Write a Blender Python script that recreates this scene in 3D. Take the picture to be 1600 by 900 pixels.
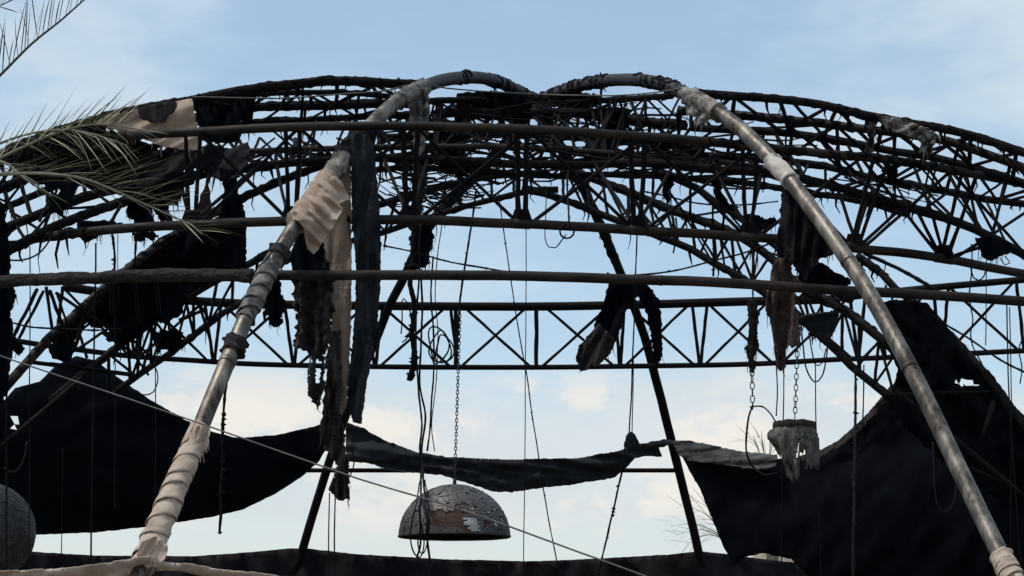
import bpy, bmesh, math, random
from mathutils import Vector, Matrix, noise
from mathutils.geometry import delaunay_2d_cdt

random.seed(7)
for o in list(bpy.data.objects):
    bpy.data.objects.remove(o)
SC = bpy.context.scene
COL = SC.collection

# ------------------------------------------------------------------ camera
F = 3470.0                    # focal length in pixels of the 1600 px wide photograph
PITCH = math.radians(10.0)
CAMZ = 1.7
cam = bpy.data.cameras.new("camera")
cam.lens = 36.0 * F / 1600.0
cam.sensor_width = 36.0
cam.clip_start = 0.1
cam.clip_end = 6000
cam_o = bpy.data.objects.new("camera", cam)
COL.objects.link(cam_o)
cam_o.location = (0, 0, CAMZ)
cam_o.rotation_euler = (math.radians(90) + PITCH, 0, 0)
SC.camera = cam_o

# ------------------------------------------------------------------ world
SUN_EL = math.radians(66)
SUN_AZ = math.radians(-104)    # clockwise from +Y : high on the left, slightly on the viewer's side
world = bpy.data.worlds.new("World")
SC.world = world
world.use_nodes = True
nt = world.node_tree
nt.nodes.clear()
N = nt.nodes.new
LK = nt.links.new


def wmath(op, a, b=None, c=None):
    n = N("ShaderNodeMath")
    n.operation = op
    for i, v in enumerate((a, b, c)):
        if v is None:
            continue
        if hasattr(v, "links"):
            LK(v, n.inputs[i])
        else:
            n.inputs[i].default_value = v
    return n.outputs[0]


sky = N("ShaderNodeTexSky")
sky.sky_type = 'NISHITA'
sky.sun_disc = False
sky.sun_elevation = SUN_EL
sky.sun_rotation = SUN_AZ
sky.air_density = 1.0
sky.dust_density = 0.7
sky.ozone_density = 0.6
bg = N("ShaderNodeBackground")
LK(sky.outputs[0], bg.inputs[0])
bg.inputs[1].default_value = 0.15
tc = N("ShaderNodeTexCoord")
sep = N("ShaderNodeSeparateXYZ")
LK(tc.outputs["Generated"], sep.inputs[0])
DX, DY, DZ = sep.outputs[0], sep.outputs[1], sep.outputs[2]


def wnoise(scale, sx, sz, off, detail=6, rough=0.55):
    mp = N("ShaderNodeMapping")
    mp.inputs["Location"].default_value = off
    mp.inputs["Scale"].default_value = (sx, sx, sz)
    LK(tc.outputs["Generated"], mp.inputs[0])
    n = N("ShaderNodeTexNoise")
    n.inputs["Scale"].default_value = scale
    n.inputs["Detail"].default_value = detail
    n.inputs["Roughness"].default_value = rough
    LK(mp.outputs[0], n.inputs["Vector"])
    return n.outputs[0]


def wramp(v, a, b):
    n = N("ShaderNodeMapRange")
    n.interpolation_type = 'SMOOTHSTEP'
    LK(v, n.inputs[0])
    n.inputs[1].default_value = a
    n.inputs[2].default_value = b
    return n.outputs[0]


# thin high veil everywhere, layered banks low down, brighter heaped clouds in them
veil = wramp(wnoise(4.2, 1.0, 2.4, (12.2, 0.4, 0.2), 8, 0.6), 0.42, 0.66)
ripple = wnoise(6.0, 0.7, 4.0, (0.7, 2.2, 1.35), 9, 0.62)
edge = wmath('MULTIPLY_ADD', wmath('SUBTRACT', ripple, 0.5), 0.16, DZ)      # uneven top of the low bank
bank = wmath('SUBTRACT', 1.0, wramp(edge, 0.105, 0.165))
streak = wramp(wnoise(8.0, 0.55, 6.5, (4.4, 0.9, 2.1), 9, 0.6), 0.40, 0.62)
heap = wramp(wnoise(13.0, 1.0, 1.7, (5.3, 1.1, 0.86), 10, 0.62), 0.43, 0.57)
heap_zone = wmath('MULTIPLY', wramp(DZ, 0.05, 0.085), wmath('SUBTRACT', 1.0, wramp(DZ, 0.115, 0.15)))
m = wmath('ADD', wmath('MULTIPLY_ADD', veil, 0.55, 0.30), wmath('MULTIPLY', wmath('MULTIPLY', bank, wmath('MULTIPLY_ADD', streak, 0.60, 0.45)), 0.62))
m = wmath('ADD', m, wmath('MULTIPLY', wmath('MULTIPLY', heap, heap_zone), 0.65))
m = wmath('MINIMUM', m, 0.95)
m = wmath('MAXIMUM', m, 0.0)
cb = N("ShaderNodeBackground")
def wmix(f, a, b):
    n = N("ShaderNodeMix")
    n.data_type = 'RGBA'
    LK(f, n.inputs[0])
    for sock, v in ((6, a), (7, b)):
        if hasattr(v, "links"):
            LK(v, n.inputs[sock])
        else:
            n.inputs[sock].default_value = (*v, 1)
    return n.outputs[2]


ccol = wmix(bank, (0.55, 0.735, 0.86), (0.685, 0.745, 0.775))
ccol = wmix(wmath('MULTIPLY', veil, 0.6), ccol, (0.74, 0.80, 0.84))
ccol = wmix(wmath('MULTIPLY', heap, heap_zone), ccol, (0.90, 0.86, 0.79))
LK(ccol, cb.inputs[0])
cb.inputs[1].default_value = 1.0
ms = N("ShaderNodeMixShader")
LK(m, ms.inputs[0])
LK(bg.outputs[0], ms.inputs[1])
LK(cb.outputs[0], ms.inputs[2])
wo = N("ShaderNodeOutputWorld")
LK(ms.outputs[0], wo.inputs[0])

# ------------------------------------------------------------------ sun
sun = bpy.data.lights.new("sun", 'SUN')
sun.energy = 2.2
sun.angle = math.radians(10)
sun.color = (1.0, 0.95, 0.87)
sun_o = bpy.data.objects.new("sun", sun)
COL.objects.link(sun_o)
to_sun = Vector((math.sin(SUN_AZ) * math.cos(SUN_EL), math.cos(SUN_AZ) * math.cos(SUN_EL), math.sin(SUN_EL)))
sun_o.rotation_euler = to_sun.to_track_quat('Z', 'Y').to_euler()
sun_o.location = (0, 0, 40)

SC.view_settings.view_transform = 'Standard'
SC.view_settings.look = 'None'
SC.view_settings.exposure = 0.0
SC.view_settings.gamma = 1.0
SC.view_settings.use_curve_mapping = False

# ------------------------------------------------------------------ measuring
CP, SP = math.cos(PITCH), math.sin(PITCH)


def ray(px, py):
    a, b = (px - 800.0) / F, (450.0 - py) / F
    return Vector((a, CP - b * SP, SP + b * CP))


def P(px, py, d):
    """point at depth d (metres along +Y) that the survey of the photograph gives"""
    r = ray(px, py)
    s = d / r.y
    return Vector((r.x * s, d, CAMZ + r.z * s))


def PH(px, py, h):
    """the same, for a point of known height h"""
    r = ray(px, py)
    s = (h - CAMZ) / r.z
    return Vector((r.x * s, r.y * s, h))


def pts(*tr):
    return [P(*t) for t in tr]


def interp(tr, x):
    """depth-traced polyline (px,py,d), sampled at px = x"""
    if x <= tr[0][0]:
        return (x,) + tuple(tr[0][1:])
    for a, b in zip(tr, tr[1:]):
        if a[0] <= x <= b[0]:
            t = (x - a[0]) / max(1e-6, b[0] - a[0])
            return tuple(a[i] + t * (b[i] - a[i]) for i in range(len(a)))
    return (x,) + tuple(tr[-1][1:])


# ------------------------------------------------------------------ materials
MATS = {}


def principled(name):
    mt = bpy.data.materials.new(name)
    mt.use_nodes = True
    t = mt.node_tree
    b = t.nodes["Principled BSDF"]
    return mt, t, b


def mat(name, c1, c2, rough=0.8, metal=0.0, scale=6.0, bump=0.3, bscale=40.0, c3=None, lo=0.40, hi=0.62, sheen=0.0, stretch=(1, 1, 1), rough2=None, lo3=0.58, hi3=0.70, bdist=0.02, spec=0.5):
    mt, t, b = principled(name)
    n, l = t.nodes.new, t.links.new
    tc = n("ShaderNodeTexCoord")
    mp = n("ShaderNodeMapping")
    mp.inputs["Scale"].default_value = stretch
    l(tc.outputs["Object"], mp.inputs[0])
    no = n("ShaderNodeTexNoise")
    no.inputs["Scale"].default_value = scale
    no.inputs["Detail"].default_value = 8
    no.inputs["Roughness"].default_value = 0.65
    l(mp.outputs[0], no.inputs["Vector"])
    r = n("ShaderNodeMapRange")
    r.inputs[1].default_value = lo
    r.inputs[2].default_value = hi
    l(no.outputs[0], r.inputs[0])
    mx = n("ShaderNodeMix")
    mx.data_type = 'RGBA'
    l(r.outputs[0], mx.inputs[0])
    mx.inputs[6].default_value = (*c1, 1)
    mx.inputs[7].default_value = (*c2, 1)
    out = mx.outputs[2]
    if c3:
        n3 = n("ShaderNodeTexNoise")
        n3.inputs["Scale"].default_value = scale * 0.45
        n3.inputs["Detail"].default_value = 7
        n3.inputs["Roughness"].default_value = 0.7
        mp3 = n("ShaderNodeMapping")
        mp3.inputs["Location"].default_value = (7.7, 3.1, 5.3)
        l(mp.outputs[0], mp3.inputs[0])
        l(mp3.outputs[0], n3.inputs["Vector"])
        r3 = n("ShaderNodeMapRange")
        r3.inputs[1].default_value = lo3
        r3.inputs[2].default_value = hi3
        l(n3.outputs[0], r3.inputs[0])
        m3 = n("ShaderNodeMix")
        m3.data_type = 'RGBA'
        l(r3.outputs[0], m3.inputs[0])
        l(out, m3.inputs[6])
        m3.inputs[7].default_value = (*c3, 1)
        out = m3.outputs[2]
    l(out, b.inputs["Base Color"])
    b.inputs["Roughness"].default_value = rough
    if rough2 is not None:
        rr = n("ShaderNodeMapRange")
        rr.inputs[1].default_value = 0.35
        rr.inputs[2].default_value = 0.65
        rr.inputs[3].default_value = rough
        rr.inputs[4].default_value = rough2
        l(no.outputs[0], rr.inputs[0])
        l(rr.outputs[0], b.inputs["Roughness"])
    b.inputs["Metallic"].default_value = metal
    b.inputs["Specular IOR Level"].default_value = spec
    if sheen:
        b.inputs["Sheen Weight"].default_value = sheen
    nb = n("ShaderNodeTexNoise")
    nb.inputs["Scale"].default_value = bscale
    nb.inputs["Detail"].default_value = 5
    l(mp.outputs[0], nb.inputs["Vector"])
    bp = n("ShaderNodeBump")
    bp.inputs["Strength"].default_value = bump
    bp.inputs["Distance"].default_value = bdist
    l(nb.outputs[0], bp.inputs["Height"])
    l(bp.outputs[0], b.inputs["Normal"])
    MATS[name] = mt
    return mt


mat("burnt_steel", (0.0042, 0.0038, 0.0047), (0.0125, 0.0088, 0.0085), 0.6, 0.1, 4, 0.4, 50, c3=(0.024, 0.0135, 0.011), rough2=0.85, spec=0.10)
mat("sooty_steel", (0.012, 0.009, 0.0075), (0.040, 0.029, 0.022), 0.42, 0.25, 3, 0.3, 60, c3=(0.034, 0.016, 0.010), rough2=0.8, stretch=(1, 1, 2), spec=0.2)
mat("crown_steel", (0.011, 0.0095, 0.008), (0.030, 0.025, 0.021), 0.55, 0.1, 4, 0.3, 60, c3=(0.012, 0.010, 0.009), rough2=0.75, lo3=0.48, hi3=0.60)
mat("grey_pipe", (0.165, 0.140, 0.112), (0.32, 0.285, 0.24), 0.36, 0.7, 6, 0.2, 70, c3=(0.045, 0.033, 0.026), rough2=0.62, lo3=0.44, hi3=0.62, stretch=(1.8, 1.8, 0.45), bdist=0.008)
mat("char", (0.004, 0.004, 0.005), (0.013, 0.011, 0.011), 0.95, 0, 14, 0.8, 45, c3=(0.024, 0.018, 0.017), bdist=0.03, spec=0.1)
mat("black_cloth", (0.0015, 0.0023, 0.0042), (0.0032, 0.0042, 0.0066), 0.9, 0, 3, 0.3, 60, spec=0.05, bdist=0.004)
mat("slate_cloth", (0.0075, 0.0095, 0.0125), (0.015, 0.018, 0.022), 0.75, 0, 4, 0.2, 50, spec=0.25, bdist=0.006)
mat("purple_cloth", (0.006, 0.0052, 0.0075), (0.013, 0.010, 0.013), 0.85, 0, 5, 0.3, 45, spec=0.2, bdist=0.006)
mat("tan_cloth", (0.36, 0.255, 0.185), (0.45, 0.335, 0.25), 0.9, 0, 3, 0.2, 220, c3=(0.24, 0.15, 0.105), sheen=0.1, lo3=0.62, hi3=0.78, bdist=0.004)
mat("tan_strip_cloth", (0.24, 0.168, 0.122), (0.35, 0.258, 0.19), 0.9, 0, 5, 0.3, 120, c3=(0.06, 0.040, 0.031), stretch=(4, 4, 0.35), lo3=0.58, hi3=0.70, bdist=0.006)
mat("beige_wrap", (0.42, 0.315, 0.235), (0.55, 0.44, 0.35), 0.88, 0, 5, 0.25, 200, c3=(0.19, 0.115, 0.08), lo3=0.54, hi3=0.74, bdist=0.004)
mat("white_rag", (0.50, 0.44, 0.36), (0.64, 0.59, 0.52), 0.85, 0, 6, 0.25, 150, c3=(0.20, 0.10, 0.06), lo3=0.56, hi3=0.66, bdist=0.004)
mat("grey_melt", (0.075, 0.065, 0.058), (0.22, 0.20, 0.18), 0.8, 0, 10, 0.6, 60, c3=(0.02, 0.017, 0.016), lo3=0.50, hi3=0.60, bdist=0.015)
mat("pale_melt", (0.17, 0.145, 0.12), (0.34, 0.305, 0.26), 0.8, 0, 11, 0.6, 60, c3=(0.06, 0.048, 0.040), lo3=0.50, hi3=0.60, bdist=0.015)
mat("charred_brown", (0.010, 0.0078, 0.008), (0.034, 0.025, 0.022), 0.92, 0, 12, 0.9, 35, c3=(0.12, 0.078, 0.062), stretch=(1.6, 1.6, 0.8), lo3=0.62, hi3=0.74, bdist=0.04)
mat("charred_bark", (0.014, 0.011, 0.010), (0.065, 0.047, 0.037), 0.92, 0, 12, 0.7, 50, c3=(0.17, 0.115, 0.082), stretch=(3, 3, 0.5), lo3=0.56, hi3=0.68, bdist=0.02)
mat("red_brown_cloth", (0.040, 0.024, 0.020), (0.085, 0.050, 0.040), 0.9, 0, 8, 0.8, 60, c3=(0.02, 0.016, 0.015), lo3=0.54, hi3=0.66)
mat("dark_brown_cloth", (0.020, 0.014, 0.013), (0.040, 0.028, 0.024), 0.9, 0, 8, 0.6, 60)
mat("cable_black", (0.003, 0.003, 0.0035), (0.009, 0.008, 0.008), 0.7, 0, 10, 0.3, 60, spec=0.12)
mat("wire_pale", (0.05, 0.044, 0.042), (0.095, 0.084, 0.078), 0.5, 0.3, 6, 0.2, 60)
mat("chain_steel", (0.03, 0.028, 0.027), (0.07, 0.06, 0.055), 0.5, 0.6, 10, 0.2, 60)
mat("tile_grey", (0.080, 0.074, 0.069), (0.145, 0.135, 0.127), 0.45, 0.1, 14, 0.2, 60, c3=(0.055, 0.050, 0.047))
mat("lit_hem_cloth", (0.030, 0.026, 0.025), (0.115, 0.100, 0.092), 0.8, 0, 5, 0.3, 80, c3=(0.012, 0.011, 0.012), stretch=(0.35, 0.35, 4.0), lo3=0.48, hi3=0.62, bdist=0.005)  # grey-brown kept pale: light from above is painted into this colour
mat("tile_dark", (0.018, 0.0175, 0.017), (0.048, 0.046, 0.045), 0.5, 0.1, 14, 0.2, 60)
mat("lamp_board", (0.060, 0.030, 0.019), (0.115, 0.062, 0.040), 0.85, 0, 9, 0.7, 40, c3=(0.03, 0.021, 0.018), stretch=(1, 1, 5))
mat("lamp_plaster", (0.42, 0.40, 0.37), (0.60, 0.58, 0.55), 0.85, 0, 9, 0.4, 40)
mat("leaf_dry", (0.17, 0.160, 0.075), (0.33, 0.305, 0.17), 0.55, 0, 9, 0.2, 40, c3=(0.10, 0.14, 0.045))
mat("shade_melt", (0.045, 0.040, 0.035), (0.15, 0.135, 0.118), 0.8, 0, 12, 0.6, 60, c3=(0.02, 0.017, 0.016), lo3=0.52, hi3=0.62, bdist=0.012)
mat("leaf_green", (0.05, 0.075, 0.03), (0.12, 0.15, 0.055), 0.55, 0, 9, 0.2, 40)
mat("leaf_dark", (0.040, 0.046, 0.032), (0.085, 0.090, 0.062), 0.55, 0, 9, 0.2, 40)
mat("frond_stem", (0.14, 0.115, 0.075), (0.24, 0.205, 0.14), 0.6, 0, 8, 0.3, 40)
mat("palm_bark", (0.10, 0.08, 0.06), (0.19, 0.16, 0.125), 0.9, 0, 6, 0.8, 30)
mat("ground_soil", (0.10, 0.085, 0.07), (0.17, 0.15, 0.125), 0.95, 0, 0.6, 0.6, 8, c3=(0.05, 0.045, 0.04))
mat("thatch", (0.22, 0.17, 0.12), (0.36, 0.29, 0.21), 0.9, 0, 9, 0.7, 40)


# ------------------------------------------------------------------ object helpers
def link(o, parent=None):
    COL.objects.link(o)
    if parent is not None:
        o.parent = parent
    return o


def tag(o, label, cat, group=None):
    o["label"] = label
    o["category"] = cat
    if group:
        o["group"] = group
    return o


def thing(name, label, cat, loc, group=None):
    o = bpy.data.objects.new(name, None)
    o.empty_display_size = 0.2
    o.location = loc
    link(o)
    tag(o, label, cat, group)
    o.matrix_world = Matrix.Translation(Vector(loc))
    return o


def emit(name, bm, material, parent=None, smooth=True, origin=None):
    """one mesh object; its origin is the parent's place or the given point"""
    me = bpy.data.meshes.new(name)
    o0 = Vector((0, 0, 0))
    if parent is not None:
        o0 = root_loc(parent)
    elif origin is not None:
        o0 = Vector(origin)
    else:
        vs = [v.co for v in bm.verts]
        if vs:
            o0 = Vector((sum(v.x for v in vs) / len(vs), sum(v.y for v in vs) / len(vs), min(v.z for v in vs)))
    bmesh.ops.translate(bm, verts=bm.verts, vec=-o0)
    bm.to_mesh(me)
    bm.free()
    if smooth:
        for p in me.polygons:
            p.use_smooth = True
    for mm in (material if isinstance(material, (list, tuple)) else [material]):
        me.materials.append(MATS[mm])
    o = bpy.data.objects.new(name, me)
    if parent is None:
        o.location = o0
    return link(o, parent)


def root_loc(o):
    v = Vector((0, 0, 0))
    while o is not None:
        v = v + Vector(o.location)
        o = o.parent
    return v


def catmull(ps, step):
    if len(ps) == 2:
        n = max(1, int((ps[1] - ps[0]).length / step))
        return [ps[0].lerp(ps[1], i / n) for i in range(n + 1)]
    out = []
    for i in range(len(ps) - 1):
        p0 = ps[i - 1] if i > 0 else ps[0] * 2 - ps[1]
        p1, p2 = ps[i], ps[i + 1]
        p3 = ps[i + 2] if i + 2 < len(ps) else ps[-1] * 2 - ps[-2]
        n = max(1, int((p2 - p1).length / step))
        for k in range(n):
            t = k / n
            out.append(0.5 * ((2 * p1) + (p2 - p0) * t + (2 * p0 - 5 * p1 + 4 * p2 - p3) * t * t + (3 * p1 - p0 - 3 * p2 + p3) * t ** 3))
    out.append(ps[-1].copy())
    return out


def frames(path):
    n = len(path)
    tan = []
    for i in range(n):
        a = path[max(0, i - 1)]
        b = path[min(n - 1, i + 1)]
        t = (b - a)
        tan.append(t.normalized() if t.length > 1e-9 else Vector((0, 0, 1)))
    up = Vector((0, 0, 1)) if abs(tan[0].z) < 0.9 else Vector((0, 1, 0))
    nrm = (up - tan[0] * up.dot(tan[0])).normalized()
    res = []
    for i in range(n):
        nrm = (nrm - tan[i] * nrm.dot(tan[i]))
        nrm = nrm.normalized() if nrm.length > 1e-6 else tan[i].orthogonal().normalized()
        res.append((tan[i], nrm, tan[i].cross(nrm)))
    return res


SEED = [0]


def sweep(bm, path, radius, seg=8, rn=0.0, rfreq=6.0, jit=0.0, cap=True, fn=None, taper=None):
    """tube round a path; rn = relative radius noise, jit = wander of the centre line (m)"""
    SEED[0] += 1
    sd = Vector((SEED[0] * 3.7, SEED[0] * 1.3, SEED[0] * 7.1))
    path = [p.copy() for p in path]
    if jit:
        path = [p + noise.noise_vector(p * 2.2 + sd) * jit for p in path]
    fr = frames(path)
    rings = []
    s = 0.0
    n = len(path)
    for i, (p, (t, a, b)) in enumerate(zip(path, fr)):
        if i:
            s += (p - path[i - 1]).length
        u = i / max(1, n - 1)
        r0 = radius(u) if callable(radius) else radius
        if taper:
            r0 *= taper(u)
        ring = []
        for k in range(seg):
            th = 2 * math.pi * k / seg
            dirv = a * math.cos(th) + b * math.sin(th)
            r = r0
            if rn:
                r *= 1 + rn * noise.noise((p + dirv * r0 * 1.0) * rfreq + sd)
            if fn:
                r += fn(s, th, u, p)
            ring.append(bm.verts.new(p + dirv * r))
        rings.append(ring)
    for A, B in zip(rings, rings[1:]):
        for k in range(seg):
            bm.faces.new((A[k], A[(k + 1) % seg], B[(k + 1) % seg], B[k]))
    if cap:
        bm.faces.new(list(reversed(rings[0])))
        bm.faces.new(rings[-1])


def rpx(w, d):
    return 0.5 * w * d / F


def tube(name, ps, r, material, parent=None, seg=10, rn=0.0, rfreq=6, jit=0.0, step=0.18, origin=None):
    bm = bmesh.new()
    sweep(bm, catmull(ps, step), r, seg, rn, rfreq, jit)
    return emit(name, bm, material, parent, origin=origin)


def crust(name, ps, r, material, parent, amount=1.0, step=0.035, shards=True, clump=0.5):
    """burnt-on residue: lumpy, broken sleeve with flakes along a tube"""
    bm = bmesh.new()
    path = catmull(ps, step)
    SEED[0] += 1
    sd = Vector((SEED[0] * 2.1, 4.2, SEED[0]))
    run = []
    for p in path:
        v = noise.noise(p * 1.3 + sd) + 0.45 * amount
        if v > 0:
            run.append(p)
        else:
            if len(run) > 4:
                sweep(bm, run, r * 1.03, 9, 0.45, 13.0, 0.008)
            run = []
    if len(run) > 4:
        sweep(bm, run, r * 1.03, 9, 0.45, 13.0, 0.008)
    if shards:
        rnd = random.Random(SEED[0])
        L = sum((b - a).length for a, b in zip(path, path[1:]))
        for _ in range(int(L * 16 * max(0.1, amount))):
            p = rnd.choice(path)
            if noise.noise(p * 1.7 + sd) < -0.1:
                continue
            c = p + Vector((rnd.uniform(-.8, .8) * r, rnd.uniform(-.8, .8) * r, rnd.uniform(-0.6, 0.8) * r))
            s = r * rnd.uniform(0.2, 0.75) * clump * 2
            lump(bm, c, s, rnd)
        for _ in range(int(L * 5.0 * max(0.1, amount))):
            p = rnd.choice(path)
            ln = rnd.uniform(0.04, 0.20) * (1 if rnd.random() < 0.8 else 2)
            a = p + Vector((rnd.uniform(-1, 1) * r * 0.7, rnd.uniform(-1, 1) * r, -r * 0.8))
            b = a + Vector((rnd.uniform(-0.03, 0.03), rnd.uniform(-0.02, 0.02), -ln * 0.5))
            e = a + Vector((rnd.uniform(-0.05, 0.05), rnd.uniform(-0.02, 0.02), -ln))
            sweep(bm, [a, b, e], lambda u, q=rnd.uniform(0.006, 0.018): q * (1.1 - u * 0.8), 4, 0.6, 20)
    if not bm.verts:
        bm.free()
        return None
    o = emit(name, bm, material, parent, smooth=False)
    o["kind"] = "stuff"
    return o


def lump(bm, c, s, rnd):
    """small irregular angular flake"""
    vs = []
    for dx, dy, dz in ((1, 0, 0), (-1, 0, 0), (0, 1, 0), (0, -1, 0), (0, 0, 1), (0, 0, -1)):
        k = s * rnd.uniform(0.5, 1.3)
        vs.append(bm.verts.new(c + Vector((dx * k + rnd.uniform(-.4, .4) * s, dy * k + rnd.uniform(-.4, .4) * s, dz * k * 0.8 + rnd.uniform(-.4, .4) * s))))
    for f in ((0, 2, 4), (2, 1, 4), (1, 3, 4), (3, 0, 4), (2, 0, 5), (1, 2, 5), (3, 1, 5), (0, 3, 5)):
        bm.faces.new([vs[i] for i in f])


# strut meshes: unit length along Z, unit radius, a few slightly uneven variants that all struts share
STRUT = []
for v in range(6):
    bm = bmesh.new()
    path = [Vector((0, 0, i / 7)) for i in range(8)]
    rr = random.Random(v + 40)
    path = [p + Vector((rr.uniform(-.18, .18), rr.uniform(-.18, .18), 0)) * (0 if i in (0, 7) else 1) for i, p in enumerate(path)]
    fr = [(Vector((0, 0, 1)), Vector((1, 0, 0)), Vector((0, 1, 0)))] * 8
    rings = []
    for i, p in enumerate(path):
        q = rr.uniform(0.92, 1.1)
        rings.append([bm.verts.new(p + Vector((math.cos(k * math.pi / 4) * q, math.sin(k * math.pi / 4) * q, 0))) for k in range(8)])
    for A, B in zip(rings, rings[1:]):
        for k in range(8):
            bm.faces.new((A[k], A[(k + 1) % 8], B[(k + 1) % 8], B[k]))
    bm.faces.new(list(reversed(rings[0])))
    bm.faces.new(rings[-1])
    me = bpy.data.meshes.new("strut")
    bm.to_mesh(me)
    bm.free()
    for p in me.polygons:
        p.use_smooth = True
    me.materials.append(MATS["burnt_steel"])
    STRUT.append(me)


def strut(parent, a, b, r, name="strut"):
    o = bpy.data.objects.new(name, random.choice(STRUT))
    d = b - a
    M = Matrix.Translation(a - root_loc(parent)) @ d.to_track_quat('Z', 'Y').to_matrix().to_4x4() @ Matrix.Diagonal((r, r, d.length, 1))
    o.matrix_local = M
    link(o, parent)
    o.matrix_local = M
    return o


def along(path, u):
    L = [0.0]
    for a, b in zip(path, path[1:]):
        L.append(L[-1] + (b - a).length)
    s = max(0.0, min(1.0, u)) * L[-1]
    for i in range(len(path) - 1):
        if L[i + 1] >= s:
            return path[i].lerp(path[i + 1], (s - L[i]) / max(1e-9, L[i + 1] - L[i]))
    return path[-1].copy()


def lattice(parent, A, B, n, r, cross=0.3, u0=0.0, u1=1.0, skip=0.0, sway=0.0):
    """zig-zag struts with some crossed panels between two chords"""
    A, B = catmull(A, 0.2), catmull(B, 0.2)
    for i in range(n):
        ua, ub = u0 + (u1 - u0) * i / n, u0 + (u1 - u0) * (i + 1) / n
        j = lambda: random.uniform(-sway, sway)
        if random.random() >= skip:
            strut(parent, along(A, ua + j()), along(B, ua + j()), r)
        if random.random() >= skip:
            if i % 2:
                strut(parent, along(A, ua + j()), along(B, ub + j()), r * 0.85)
            else:
                strut(parent, along(B, ua + j()), along(A, ub + j()), r * 0.85)
        if random.random() < cross:
            if i % 2:
                strut(parent, along(B, ua + j()), along(A, ub + j()), r * 0.8)
            else:
                strut(parent, along(A, ua + j()), along(B, ub + j()), r * 0.8)


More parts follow.
